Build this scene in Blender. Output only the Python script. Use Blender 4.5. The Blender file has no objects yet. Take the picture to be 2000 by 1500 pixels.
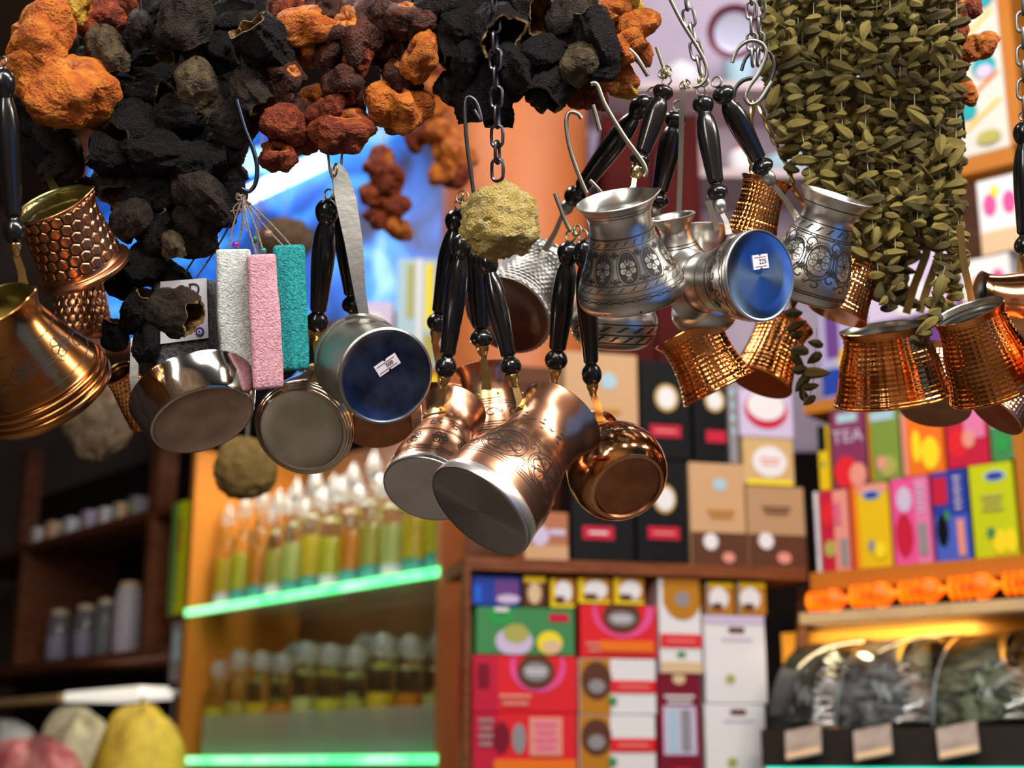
import bpy, bmesh, math, random
from mathutils import Vector, Matrix, noise

random.seed(7)
PI = math.pi
SC = bpy.context.scene
COL = SC.collection

# ------------------------------------------------------------------ camera
F = 2777.8                      # focal length in pixels of the 2000 x 1500 frame (50 mm on 36 mm)
PITCH = math.radians(15)
CAM = Vector((0, 0, 1.6))
RT = Vector((1, 0, 0))
FW = Vector((0, math.cos(PITCH), math.sin(PITCH)))
UP = Vector((0, -math.sin(PITCH), math.cos(PITCH)))
cd = bpy.data.cameras.new('camera'); cam = bpy.data.objects.new('camera', cd); COL.objects.link(cam)
cd.lens = 50; cd.sensor_width = 36; cd.clip_start = 0.05; cd.clip_end = 60
cam.location = CAM; cam.rotation_euler = (PI / 2 + PITCH, 0, 0)
cd.dof.use_dof = True; cd.dof.focus_distance = 0.915; cd.dof.aperture_fstop = 6.5; cd.dof.aperture_blades = 0
SC.camera = cam

# ------------------------------------------------------------------ world, exposure, large lights
SC.view_settings.view_transform = 'Standard'; SC.view_settings.look = 'None'
SC.view_settings.gamma = 1.0; SC.view_settings.exposure = 0.0
SC.view_settings.use_curve_mapping = False
w = bpy.data.worlds.new('world'); SC.world = w; w.use_nodes = True
w.node_tree.nodes['Background'].inputs[0].default_value = (0.30, 0.36, 0.52, 1)
w.node_tree.nodes['Background'].inputs[1].default_value = 0.03

def area(name, loc, target, sx, sy, watt, col=(1, 1, 1), shape='RECTANGLE'):
    l = bpy.data.lights.new(name, 'AREA'); l.shape = shape; l.size = sx; l.size_y = sy
    l.energy = watt; l.color = col
    o = bpy.data.objects.new(name, l); COL.objects.link(o); o.location = loc
    o.rotation_euler = (Vector(target) - Vector(loc)).to_track_quat('-Z', 'Y').to_euler()
    return o
area('stall_and_fill_lamp', (0.50, 0.10, 2.75), (0.15, 0.93, 1.85), 0.9, 0.20, 27, (1, 0.95, 0.88))
area('stall_and_fill_lamp', (1.15, 0.55, 2.6), (0.30, 0.95, 1.9), 0.5, 0.14, 9, (1, 0.88, 0.72))  # unseen lamp added at right, warm so the copper mugs stay orange
area('stall_and_fill_lamp', (-0.55, -0.25, 2.35), (-0.05, 0.93, 1.85), 0.14, 0.6, 7, (1, 0.94, 0.86))  # unseen tube added at left front to brighten the silver
area('lane_fill_light', (0.0, -0.9, 3.4), (0.0, -2.4, 0.3), 1.8, 0.5, 60, (1, 0.93, 0.85))  # unseen lamp added behind the viewer so the metals reflect a lit lane
area('shop_ceiling_lamp', (-0.75, 1.25, 3.3), (-0.05, 0.95, 1.85), 1.0, 0.35, 14, (1, 0.96, 0.92))
area('daylight_from_the_lane', (1.9, -0.5, 1.5), (0.0, 0.9, 1.8), 1.6, 1.3, 3.6, (0.13, 0.36, 1.0))
area('shop_ceiling_lamp', (0.55, 1.55, 3.1), (0.45, 2.5, 1.8), 1.2, 0.3, 10, (1, 0.95, 0.90))
area('shop_ceiling_lamp', (-0.75, 2.1, 3.2), (-0.8, 3.3, 1.9), 0.9, 0.3, 7, (1, 0.9, 0.76))
area('shop_ceiling_lamp', (0.7, 2.3, 3.55), (0.6, 3.2, 2.9), 0.7, 0.2, 8, (0.95, 0.94, 1.0))

def P(px, py, d):
    return CAM + FW * d + RT * ((px - 1000) / F * d) + UP * ((750 - py) / F * d)
def project(v):
    r = v - CAM; d = r.dot(FW)
    return 1000 + r.dot(RT) / d * F, 750 - r.dot(UP) / d * F, d
def img(dx, dy, dz=0.0):
    return RT * dx - UP * dy + FW * dz

# ------------------------------------------------------------------ materials
MATS = {}
def mat(name, col, rough=0.5, metal=0.0, col2=None, nscale=20, bump=0.0, bscale=60, bdist=0.001, aniso=0.0, coat=0.0,
        emit=0.0, trans=0.0, ior=1.45, vor=False, ramp=(0.4, 0.62), sss=0.0, spec=None, sheen=0.0, stretch=None, alpha=1.0, detail=4):
    if name in MATS: return MATS[name]
    m = bpy.data.materials.new(name); m.use_nodes = True; MATS[name] = m
    nt = m.node_tree; b = nt.nodes['Principled BSDF']; L = nt.links.new
    b.inputs['Base Color'].default_value = (*col, 1); b.inputs['Roughness'].default_value = rough
    b.inputs['Metallic'].default_value = metal; b.inputs['IOR'].default_value = ior
    b.inputs['Transmission Weight'].default_value = trans; b.inputs['Coat Weight'].default_value = coat
    b.inputs['Coat Roughness'].default_value = 0.12; b.inputs['Alpha'].default_value = alpha
    if spec is not None: b.inputs['Specular IOR Level'].default_value = spec
    if sheen: b.inputs['Sheen Weight'].default_value = sheen
    if sss:
        b.inputs['Subsurface Weight'].default_value = sss; b.inputs['Subsurface Radius'].default_value = (0.004, 0.0015, 0.0006); b.inputs['Subsurface Scale'].default_value = 1.0
    if emit:
        b.inputs['Emission Color'].default_value = (*col, 1); b.inputs['Emission Strength'].default_value = emit
    src = None
    if col2 or bump:
        tc = nt.nodes.new('ShaderNodeTexCoord'); src = tc.outputs['Object']
        if stretch:
            mp = nt.nodes.new('ShaderNodeMapping'); mp.inputs['Scale'].default_value = stretch; L(src, mp.inputs[0]); src = mp.outputs[0]
    if col2:
        n = nt.nodes.new('ShaderNodeTexNoise'); n.inputs['Scale'].default_value = nscale; n.inputs['Detail'].default_value = detail; L(src, n.inputs['Vector'])
        r = nt.nodes.new('ShaderNodeValToRGB'); r.color_ramp.elements[0].position = ramp[0]; r.color_ramp.elements[1].position = ramp[1]
        r.color_ramp.elements[0].color = (*col, 1); r.color_ramp.elements[1].color = (*col2, 1)
        L(n.outputs[0], r.inputs[0]); L(r.outputs[0], b.inputs['Base Color'])
        if emit: L(r.outputs[0], b.inputs['Emission Color'])
    if bump:
        if vor:
            n = nt.nodes.new('ShaderNodeTexVoronoi'); n.inputs['Scale'].default_value = bscale; L(src, n.inputs['Vector']); h = n.outputs['Distance']
        else:
            n = nt.nodes.new('ShaderNodeTexNoise'); n.inputs['Scale'].default_value = bscale; n.inputs['Detail'].default_value = 6; L(src, n.inputs['Vector']); h = n.outputs[0]
        bp = nt.nodes.new('ShaderNodeBump'); bp.inputs['Strength'].default_value = bump; bp.inputs['Distance'].default_value = bdist
        L(h, bp.inputs['Height']); L(bp.outputs[0], b.inputs['Normal'])
    if aniso:
        b.inputs['Anisotropic'].default_value = aniso
        t = nt.nodes.new('ShaderNodeTangent'); t.direction_type = 'RADIAL'; t.axis = 'Z'; L(t.outputs[0], b.inputs['Tangent'])
    return m

COPPER = mat('copper', (0.90, 0.47, 0.29), 0.24, 1, (0.82, 0.40, 0.24), 60, aniso=0.5)
COPPER_H = mat('hammered_copper', (0.95, 0.40, 0.13), 0.14, 1, (0.84, 0.30, 0.08), 40)
COPPER_R = mat('polished_copper', (0.93, 0.46, 0.21), 0.13, 1, (0.78, 0.36, 0.18), 50)
COPPER_D = mat('aged_copper', (0.55, 0.24, 0.12), 0.3, 1, (0.42, 0.17, 0.08), 60)
BRASSC = mat('brassy_copper', (0.56, 0.25, 0.08), 0.2, 1, (0.40, 0.16, 0.05), 30)
BRASS = mat('brass', (0.72, 0.53, 0.22), 0.28, 1, (0.60, 0.42, 0.16), 80)
GOLD = mat('bright_brass', (0.88, 0.72, 0.36), 0.2, 1)
LINING = mat('brass_lining', (0.48, 0.42, 0.20), 0.32, 1, (0.35, 0.30, 0.13), 60)
TINLIN = mat('tin_lining', (0.50, 0.50, 0.48), 0.3, 1)
SILVER = mat('tinned_silver', (0.84, 0.82, 0.78), 0.30, 1, (0.74, 0.72, 0.68), 70, aniso=0.45)
PALE = mat('chased_silver', (0.66, 0.65, 0.62), 0.36, 1)
TIN = mat('dull_tin', (0.46, 0.45, 0.41), 0.38, 1, (0.40, 0.39, 0.36), 90, bump=0.15, bscale=300)
STEEL = mat('polished_steel', (0.62, 0.58, 0.54), 0.09, 1)
SPUN = mat('spun_steel', (0.78, 0.74, 0.73), 0.26, 1, (0.68, 0.65, 0.64), 30, aniso=0.85)
SPUNB = mat('sky_tinted_spun_steel', (0.46, 0.66, 1.0), 0.24, 1, (0.26, 0.46, 0.86), 34, aniso=0.8)  # plain steel, the blue sky reflection is tinted into its colour
DULLB = mat('dull_sky_tinted_steel', (0.11, 0.15, 0.24), 0.34, 1, (0.04, 0.055, 0.09), 45)  # dull steel with a dark blue reflection put into the base colour
DULLG = mat('dull_grey_steel', (0.80, 0.77, 0.68), 0.30, 1, (0.62, 0.60, 0.48), 28)
DULLC = mat('scuffed_coppery_base', (0.80, 0.60, 0.50), 0.32, 1, (0.62, 0.43, 0.35), 40)
GREYB = mat('dark_steel_base', (0.42, 0.40, 0.40), 0.28, 1, (0.30, 0.28, 0.28), 30)
ENGR = mat('engraved_line', (0.012, 0.010, 0.010), 0.6)
ENGC = mat('engraved_copper_line', (0.018, 0.007, 0.005), 0.6)
BLACK = mat('black_lacquered_wood', (0.006, 0.006, 0.007), 0.22, coat=0.6)
BLACKB = mat('worn_black_wood', (0.007, 0.0065, 0.007), 0.24, col2=(0.03, 0.014, 0.009), nscale=30, ramp=(0.62, 0.8), coat=0.5)
WIRE = mat('galvanised_wire', (0.34, 0.32, 0.28), 0.38, 1)
WIRED = mat('dark_steel_wire', (0.10, 0.10, 0.12), 0.35, 1)
CHAIN = mat('chain_steel', (0.30, 0.30, 0.30), 0.4, 1)
STICK = mat('price_sticker_paper', (0.80, 0.76, 0.82), 0.6)
INK = mat('black_ink', (0.02, 0.02, 0.03), 0.6)
REDINK = mat('red_ink', (0.22, 0.02, 0.05), 0.6)

# ------------------------------------------------------------------ scene-building helpers
INV = {}
def prop(o, label=None, cat=None, group=None, kind=None):
    if label: o['label'] = label
    if cat: o['category'] = cat
    if group: o['group'] = group
    if kind: o['kind'] = kind
    return o
def root(name, M, label, cat, group=None):
    o = bpy.data.objects.new(name, None); COL.objects.link(o); o.empty_display_size = 0.02
    o.matrix_world = M; INV[o.name] = M.inverted()
    return prop(o, label, cat, group)
def link(name, me, parent=None, M=None):
    o = bpy.data.objects.new(name, me); COL.objects.link(o)
    if parent: o.parent = parent
    if M is not None: o.matrix_world = M
    return o

class MB:
    def __init__(s): s.v = []; s.f = []
    def add(s, vs, fs):
        k = len(s.v); s.v += [Vector(v) for v in vs]; s.f += [tuple(i + k for i in f) for f in fs]; return s
    def box(s, c, h, M=None):
        vs = [Vector((c[0] + x * h[0], c[1] + y * h[1], c[2] + z * h[2])) for z in (-1, 1) for y in (-1, 1) for x in (-1, 1)]
        if M: vs = [M @ v for v in vs]
        return s.add(vs, [(0, 2, 3, 1), (4, 5, 7, 6), (0, 1, 5, 4), (2, 6, 7, 3), (0, 4, 6, 2), (1, 3, 7, 5)])
    def bbox(s, c, h, b, M=None):
        x, y, z = h; b = min(b, x * .9, y * .9, z * .9); pts = []
        for sz in (-1, 1):
            for (fx, fy, fz) in ((x - b, y - b, z), (x, y, z - b)) if sz > 0 else ((x, y, z - b), (x - b, y - b, z)):
                pass
        rings = [(x - b, y - b, -z), (x, y, -z + b), (x, y, z - b), (x - b, y - b, z)]
        vs = []
        for (rx, ry, rz) in rings:
            e = b * .7
            for (ax, ay) in ((-rx + e, -ry), (rx - e, -ry), (rx, -ry + e), (rx, ry - e), (rx - e, ry), (-rx + e, ry), (-rx, ry - e), (-rx, -ry + e)):
                vs.append(Vector((c[0] + ax, c[1] + ay, c[2] + rz)))
        if M: vs = [M @ v for v in vs]
        fs = [tuple(range(7, -1, -1)), tuple(range(24, 32))]
        for r in range(3):
            for k in range(8): fs.append((r * 8 + k, r * 8 + (k + 1) % 8, r * 8 + 8 + (k + 1) % 8, r * 8 + 8 + k))
        return s.add(vs, fs)
    def lathe(s, prof, n=48, M=None, disp=None, cap0=False, cap1=False):
        k = len(prof); vs = []; fs = []
        for j, (r, z) in enumerate(prof):
            for i in range(n):
                a = 2 * PI * i / n
                rr, zz = (r, z) if disp is None else disp(a, r, z, j / (k - 1))
                v = Vector((rr * math.cos(a), rr * math.sin(a), zz)); vs.append(M @ v if M else v)
        for j in range(k - 1):
            for i in range(n):
                fs.append((j * n + i, j * n + (i + 1) % n, (j + 1) * n + (i + 1) % n, (j + 1) * n + i))
        if cap0: fs.append(tuple(range(n - 1, -1, -1)))
        if cap1: fs.append(tuple((k - 1) * n + i for i in range(n)))
        return s.add(vs, fs)
    def tube(s, pts, r, n=8, cap=True):
        pts = [Vector(p) for p in pts]; k = len(pts)
        rs = r if isinstance(r, (list, tuple)) else [r] * k
        vs = []; fs = []; prev = None
        for j, p in enumerate(pts):
            t = (pts[min(j + 1, k - 1)] - pts[max(j - 1, 0)]).normalized()
            if prev is None:
                a = t.orthogonal().normalized()
            else:
                a = (prev - t * prev.dot(t))
                a = a.normalized() if a.length > 1e-9 else t.orthogonal().normalized()
            prev = a; b = t.cross(a)
            for i in range(n):
                q = 2 * PI * i / n; vs.append(p + (a * math.cos(q) + b * math.sin(q)) * rs[j])
        for j in range(k - 1):
            for i in range(n): fs.append((j * n + i, j * n + (i + 1) % n, (j + 1) * n + (i + 1) % n, (j + 1) * n + i))
        if cap: fs += [tuple(range(n - 1, -1, -1)), tuple((k - 1) * n + i for i in range(n))]
        return s.add(vs, fs)
    def ribbon(s, pts, widths, nrm, th):
        """flat strap through pts, thickness th along nrm"""
        pts = [Vector(p) for p in pts]; k = len(pts); vs = []; fs = []
        for j, p in enumerate(pts):
            t = (pts[min(j + 1, k - 1)] - pts[max(j - 1, 0)]).normalized()
            n = (nrm - t * nrm.dot(t)).normalized(); b = t.cross(n) * widths[j]; n = n * th
            vs += [p - b - n, p + b - n, p + b + n, p - b + n]
        for j in range(k - 1):
            for i in range(4): fs.append((j * 4 + i, j * 4 + (i + 1) % 4, j * 4 + 4 + (i + 1) % 4, j * 4 + 4 + i))
        fs += [(3, 2, 1, 0), tuple((k - 1) * 4 + i for i in range(4))]
        return s.add(vs, fs)
    def torus(s, c, ax, R, r, n=20, m=8, sq=1.0, dirx=None):
        ax = ax.normalized(); a = (dirx - ax * dirx.dot(ax)).normalized() if dirx is not None else ax.orthogonal().normalized(); b = ax.cross(a); vs = []; fs = []
        for i in range(n):
            q = 2 * PI * i / n; o = a * math.cos(q) * sq + b * math.sin(q); nrm = (a * math.cos(q) + b * math.sin(q))
            for j in range(m):
                h = 2 * PI * j / m; vs.append(c + o * R + nrm * (r * math.cos(h)) + ax * (r * math.sin(h)))
        for i in range(n):
            for j in range(m): fs.append((i * m + j, ((i + 1) % n) * m + j, ((i + 1) % n) * m + (j + 1) % m, i * m + (j + 1) % m))
        return s.add(vs, fs)
    def ball(s, c, r, n=14, sq=(1, 1, 1)):
        prof = [(max(1e-5, math.sin(PI * j / n)), -math.cos(PI * j / n)) for j in range(n + 1)]
        return s.lathe(prof, n + 4, Matrix.Translation(c) @ Matrix.Diagonal((r * sq[0], r * sq[1], r * sq[2], 1)))
    def mesh(s, name, m, smooth=True):
        me = bpy.data.meshes.new(name); me.from_pydata([tuple(v) for v in s.v], [], s.f); me.update()
        if m is not None: me.materials.append(m)
        if smooth:
            me.polygons.foreach_set('use_smooth', [True] * len(me.polygons))
            try: me.set_sharp_from_angle(angle=math.radians(38))
            except Exception: pass
        return me
    def build(s, name, m, parent=None, M=None, smooth=True):
        return link(name, s.mesh(name, m, smooth), parent, M)

ORD = 'first second third fourth fifth sixth seventh eighth ninth tenth eleventh twelfth thirteenth fourteenth fifteenth sixteenth seventeenth eighteenth nineteenth twentieth'.split()
def spline(pts, n):
    """Catmull-Rom through tuples"""
    out = []; k = len(pts)
    for i in range(k - 1):
        p0 = pts[max(i - 1, 0)]; p1 = pts[i]; p2 = pts[i + 1]; p3 = pts[min(i + 2, k - 1)]
        for j in range(n):
            t = j / n; out.append(tuple(0.5 * (2 * b + (c - a) * t + (2 * a - 5 * b + 4 * c - d) * t * t + (3 * b - a - 3 * c + d) * t ** 3) for a, b, c, d in zip(p0, p1, p2, p3)))
    out.append(tuple(pts[-1])); return out
def csp(p, n): return [(max(r, 1e-4), max(z, p[0][1])) for r, z in spline(p, n)]
def frame(o, z, x):
    z = z.normalized(); x = (x - z * x.dot(z)).normalized(); y = z.cross(x)
    return Matrix(((x.x, y.x, z.x, o.x), (x.y, y.y, z.y, o.y), (x.z, y.z, z.z, o.z), (0, 0, 0, 1)))

# ================================================================== the shop: shell
def struct(name, c, h, m, label=None, cat=None):
    o = MB().box((0, 0, 0), h).build(name, m, None, Matrix.Translation(c), smooth=False)
    return prop(o, label or name.replace('_', ' ') + ' of the shop interior', cat or name.split('_')[0], kind='structure')
WALLM = mat('dark_plaster', (0.10, 0.07, 0.055), 0.8, col2=(0.06, 0.04, 0.035), nscale=3)
struct('floor', (0, 1.1, -0.05), (3.2, 4.2, 0.05), mat('stone_floor', (0.20, 0.17, 0.14), 0.5, col2=(0.13, 0.11, 0.09), nscale=5), 'grey brown stone floor of the bazaar shop')
struct('ceiling', (0, 2.6, 3.72), (3.2, 2.6, 0.05), mat('ceiling_boards', (0.12, 0.07, 0.045), 0.7, col2=(0.08, 0.045, 0.03), nscale=4), 'dark ceiling above the bazaar shop')
struct('wall_back', (0, 5.15, 1.8), (3.2, 0.05, 1.95), WALLM, 'dark back wall behind all the shelves')
struct('wall_left', (-3.15, 1.0, 1.8), (0.05, 4.1, 1.95), WALLM, 'dark left side wall of the shop')
struct('wall_right', (3.15, 2.9, 1.8), (0.05, 2.2, 1.95), WALLM, 'dark right side wall of the shop')
struct('wall_front', (0, -3.0, 1.8), (3.2, 0.05, 1.95), mat('brown_facade', (0.46, 0.33, 0.22), 0.8, col2=(0.30, 0.19, 0.12), nscale=2), 'warm brown facade across the lane, behind the viewer')

# ------------------------------------------------------------------ vertical display planes
class Unit:
    def __init__(s, a, b):
        A, B = P(*a), P(*b); s.A = Vector((A.x, A.y, 0)); s.u = Vector((B.x - A.x, B.y - A.y, 0)).normalized()
        s.n = Vector((s.u.y, -s.u.x, 0))
        if s.n.dot(CAM - s.A) < 0: s.n = -s.n
    def hit(s, px, py, off=0.0):
        r = P(px, py, 1.0) - CAM; q = s.A + s.n * off - CAM
        return CAM + r * (q.dot(s.n) / r.dot(s.n))
    def sz(s, px, py, off=0.0):
        h = s.hit(px, py, off); return (h - s.A).dot(s.u), h.z
    def pt(s, sv, z, off=0.0): return s.A + s.u * sv + s.n * off + Vector((0, 0, z))
    def M(s, sv, z, off=0.0, yaw=0.0):
        o = s.pt(sv, z, off); y = -s.n
        return Matrix(((s.u.x, y.x, 0, o.x), (s.u.y, y.y, 0, o.y), (0, 0, 1, o.z), (0, 0, 0, 1))) @ Matrix.Rotation(yaw, 4, 'Z')
    def rect(s, x0, y0, x1, y1, off=0.0):
        xm, ym = (x0 + x1) / 2, (y0 + y1) / 2
        return s.sz(x0, ym, off)[0], s.sz(x1, ym, off)[0], s.sz(xm, y1, off)[1], s.sz(xm, y0, off)[1]
UM = Unit((908, 1120, 2.32), (1570, 1120, 2.46))
UR = Unit((1572, 1120, 2.47), (2000, 1120, 2.24))
UL = Unit((0, 1150, 4.34), (898, 1150, 2.64))
UB = Unit((1100, 300, 3.15), (1900, 300, 3.15))

WOOD = mat('reddish_wood', (0.23, 0.065, 0.02), 0.45, col2=(0.15, 0.04, 0.013), nscale=14, stretch=(1, 1, 8), spec=.15)
WOODO = mat('orange_wood', (0.48, 0.17, 0.02), 0.45, col2=(0.48, 0.16, 0.02), nscale=10, stretch=(1, 1, 6), spec=.15)
WOODD = mat('dark_wood', (0.13, 0.045, 0.02), 0.5, col2=(0.085, 0.028, 0.013), nscale=14, stretch=(1, 1, 7), spec=.15)
WOODP = mat('pale_wood', (0.72, 0.48, 0.24), 0.5, col2=(0.6, 0.38, 0.18), nscale=12)
def bar(U, s0, s1, z0, z1, o0, o1, name, m, parent):
    mb = MB(); M = INV[parent.name]
    R3 = Matrix(((U.u.x, -U.n.x, 0), (U.u.y, -U.n.y, 0), (0, 0, 1))).to_4x4()
    c = U.pt((s0 + s1) / 2, (z0 + z1) / 2, (o0 + o1) / 2)
    mb.box((0, 0, 0), (abs(s1 - s0) / 2, abs(o1 - o0) / 2, abs(z1 - z0) / 2), M @ Matrix.Translation(c) @ R3)
    return mb.build(name, m, parent, smooth=False)

def text(parent, body, size, M, m, name='lettering', ext=0.0002):
    c = bpy.data.curves.new(name, 'FONT'); c.body = body; c.size = size; c.align_x = 'CENTER'; c.align_y = 'CENTER'; c.extrude = ext; c.resolution_u = 3
    t = bpy.data.objects.new('tmp', c); COL.objects.link(t); bpy.context.view_layer.update()
    me = bpy.data.meshes.new_from_object(t.evaluated_get(bpy.context.evaluated_depsgraph_get())); me.name = name; bpy.data.objects.remove(t)
    me.materials.clear(); me.materials.append(m); o = bpy.data.objects.new(name, me); COL.objects.link(o); o.parent = parent; o.matrix_local = M; return o

def ink(name, c, r=0.5): return mat('print_' + name, c, r, spec=.15)
WHITE = ink('white', (0.80, 0.78, 0.80)); CREAM = ink('cream', (0.72, 0.50, 0.30)); RED = ink('red', (0.75, 0.02, 0.03)); MAROON = ink('maroon', (0.20, 0.008, 0.025))
NAVY = ink('navy', (0.02, 0.05, 0.35)); GREY = ink('grey', (0.28, 0.27, 0.28)); YELLOW = ink('yellow', (0.78, 0.52, 0.01)); LIME = ink('lime', (0.55, 0.62, 0.01))
GREEN = ink('green', (0.06, 0.26, 0.09)); PINK = ink('pink', (0.80, 0.09, 0.32)); ORANGE = ink('orange', (0.85, 0.18, 0.015)); BROWN = ink('brown', (0.11, 0.04, 0.02))
BLK = ink('black', (0.003, 0.003, 0.004)); TAN = ink('tan', (0.60, 0.36, 0.19)); LILAC = ink('lilac', (0.62, 0.52, 0.72)); PURPLE = ink('purple', (0.14, 0.05, 0.24))
SALMON = ink('salmon', (0.78, 0.30, 0.24)); LEMON = ink('lemon', (0.90, 0.72, 0.02)); TEAL = ink('teal', (0.02, 0.36, 0.40)); PALEB = ink('pale_blue', (0.40, 0.58, 0.68)); CRIMSON = ink('crimson', (0.55, 0.015, 0.05))
OCHRE = ink('ochre', (0.50, 0.20, 0.015)); OLIVE = ink('olive', (0.42, 0.40, 0.10)); GOLDP = ink('gold', (0.55, 0.36, 0.10))

def carton(U, name, label, cat, x0, y0, x1, y1, m, prints=(), D=0.07, off=0.0, base=None, group=None, tilt=0.0, yaw=0.0):
    s0, s1, z0, z1 = U.rect(x0, y0, x1, y1, off)
    if base is not None: z0 = base + .0008
    wd, h = s1 - s0 - 0.0035, z1 - z0
    M = U.M((s0 + s1) / 2, z0, off, yaw)
    o = MB().bbox((0, D / 2, h / 2), (wd / 2, D / 2, h / 2), 0.0015).build(name, m, None, M, smooth=False)
    prop(o, label, cat, group)
    k = 0
    for pr in prints:
        sh, cx, cy, pw, ph, pm = pr[:6]; k += 1
        X, Z = (cx - .5) * wd, (1 - cy) * h; a, b = pw * wd / 2, ph * h / 2; y = -0.0005 * k
        if sh == 'r':
            xa, xb, za, zb_ = max(X - a, -wd / 2 + .0008), min(X + a, wd / 2 - .0008), max(Z - b, .0008), min(Z + b, h - .0008); MB().box(((xa + xb) / 2, y, (za + zb_) / 2), ((xb - xa) / 2, 0.0003, (zb_ - za) / 2)).build('printed_panel', pm, o, smooth=False)
        elif sh == 'o':
            n = 24; vs = [(max(-wd / 2 + .0008, min(wd / 2 - .0008, X + a * math.cos(2 * PI * i / n))), y + dy, max(.0008, min(h - .0008, Z + b * math.sin(2 * PI * i / n)))) for dy in (-.0003, .0003) for i in range(n)]
            fs = [tuple(range(n)), tuple(range(2 * n - 1, n - 1, -1))] + [(i, n + i, n + (i + 1) % n, (i + 1) % n) for i in range(n)]
            MB().add(vs, fs).build('printed_emblem', pm, o, smooth=False)
        elif sh == 'd':      # diagonal band
            vs = [(X - a, y + dy, Z - b) for dy in (0,)] + [(X - a + .3 * a, y, Z - b), (X + a, y, Z + b), (X + a - .3 * a, y, Z + b)]
            MB().add(vs, [(0, 1, 2, 3)]).build('printed_stripe', pm, o, smooth=False)
        elif sh == 't':
            rot = Matrix.Rotation(PI / 2, 4, 'X')
            if len(pr) > 7: rot = rot @ Matrix.Rotation(pr[7], 4, 'Z')
            text(o, pr[6], ph * h, Matrix.Translation((X, y, Z)) @ rot, pm)
        elif sh == 'l':      # lines of small print
            for q in range(pr[6]):
                zz = Z + b - (q + .5) * 2 * b / pr[6]
                MB().box((X, y, zz), (a * (1 - .18 * (q % 2)), 0.0003, b / pr[6] * .45)).build('printed_line', pm, o, smooth=False)
    return z1

# ------------------------------------------------------------------ middle shelving
def unit_root(U, sv, name, label):
    return root(name, U.M(sv, 0.0), label, 'shelving')
mr = unit_root(UM, 0.28, 'shelving_unit', 'reddish wooden shelving with stacked coffee and sweet boxes')
sA = UM.sz(904, 1300)[0]; sB = UM.sz(1571, 1130)[0]; sC = UM.sz(1503, 1300)[0]
zM = UM.sz(1230, 1100)[1]; zMb = zM - (UM.sz(1230, 1100)[1] - UM.sz(1230, 1124)[1])
bar(UM, sA, sB, zMb, zM, 0.012, -0.16, 'shelf_board', WOOD, mr)
zL = UM.sz(1200, 1545)[1]
bar(UM, sA, sC, zL - 0.03, zL, 0.012, -0.16, 'shelf_board', WOOD, mr)
bar(UM, sA, sA + 0.009, 0, zMb, 0.012, -0.02, 'post', WOOD, mr)
bar(UM, sA + .04, sC, 0.0, zM + 0.38, -0.165, -0.18, 'back_panel', WOODD, mr)

B = lambda *a, **k: carton(UM, *a, **k)
gB = 'coffee and sweet boxes on the reddish shelving'
# upper shelf
zb = B('sweet_box', 'brown red box with white emblem, left end of the upper shelf', 'box', 1022, 1000, 1112, 1095, mat('print_rust', (0.42, 0.13, 0.05), .5), [('r', .5, .85, 1, .3, TAN), ('o', .35, .5, .42, .42, LILAC), ('r', .75, .42, .35, .12, LILAC)], base=zM)
z1 = B('coffee_box', 'black box with red label hidden behind the round copper pot', 'box', 1114, 900, 1240, 1095, BLK, [('o', .42, .32, .36, .26, WHITE), ('r', .42, .72, .5, .13, CRIMSON), ('l', .42, .72, .3, .05, WHITE, 1)], base=zM)
z2 = B('coffee_box', 'black box with gold-ringed white emblem, lower of the stacked pair', 'box', 1241, 898, 1344, 1100, BLK, [('o', .56, .38, .44, .28, GOLDP), ('o', .56, .38, .36, .22, WHITE), ('r', .52, .71, .62, .12, CRIMSON), ('l', .52, .71, .4, .04, SALMON, 1)], base=zM)
B('coffee_box', 'black box with gold-ringed white emblem, upper of the stacked pair', 'box', 1250, 705, 1350, 897, BLK, [('o', .52, .38, .48, .28, GOLDP), ('o', .52, .38, .36, .22, WHITE), ('r', .48, .72, .62, .12, CRIMSON), ('l', .48, .72, .4, .04, SALMON, 1)], base=z2 + .0005)
z3 = B('coffee_bag', 'tan coffee bag with small blue emblem and cups along its base', 'bag', 1346, 905, 1458, 1108, TAN, [('o', .55, .21, .26, .12, PALEB), ('r', .5, .84, 1, .32, BROWN), ('o', .35, .77, .26, .16, WHITE), ('o', .66, .92, .22, .1, SALMON), ('l', .55, .5, .5, .1, OCHRE, 2)], base=zM)
B('coffee_box', 'narrow black box with red label beside the grey pack', 'box', 1352, 712, 1420, 902, BLK, [('o', .66, .37, .6, .24, GOLDP), ('o', .66, .37, .46, .18, WHITE), ('r', .66, .74, .6, .12, CRIMSON)], base=z3 + .0005)
B('sweet_box', 'tan box with pale round emblem behind the hanging handles', 'box', 1102, 690, 1248, 897, TAN, [('o', .6, .26, .22, .16, PALEB), ('r', .5, .9, 1, .2, BROWN), ('l', .55, .55, .4, .08, OCHRE, 1)], base=z1 + .0005)
z4 = B('coffee_bag', 'brown coffee bag with cups at its base, right end of the upper shelf', 'bag', 1459, 950, 1575, 1112, mat('print_kraft', (0.46, 0.27, 0.13), .5), [('r', .5, .8, 1, .4, BROWN), ('o', .3, .68, .26, .2, WHITE), ('o', .6, .88, .24, .14, SALMON), ('l', .5, .3, .5, .12, BROWN, 2)], base=zM)
z5 = B('sweet_pack', 'tan pack with large white oval under the pinkish pack', 'pack', 1450, 856, 1552, 948, mat('print_ochre_pale', (0.62, 0.40, 0.16), .45), [('o', .52, .5, .68, .66, WHITE), ('l', .52, .5, .4, .2, SALMON, 2), ('r', .5, .94, .9, .1, LEMON)], base=z4 + .0005)
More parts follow.
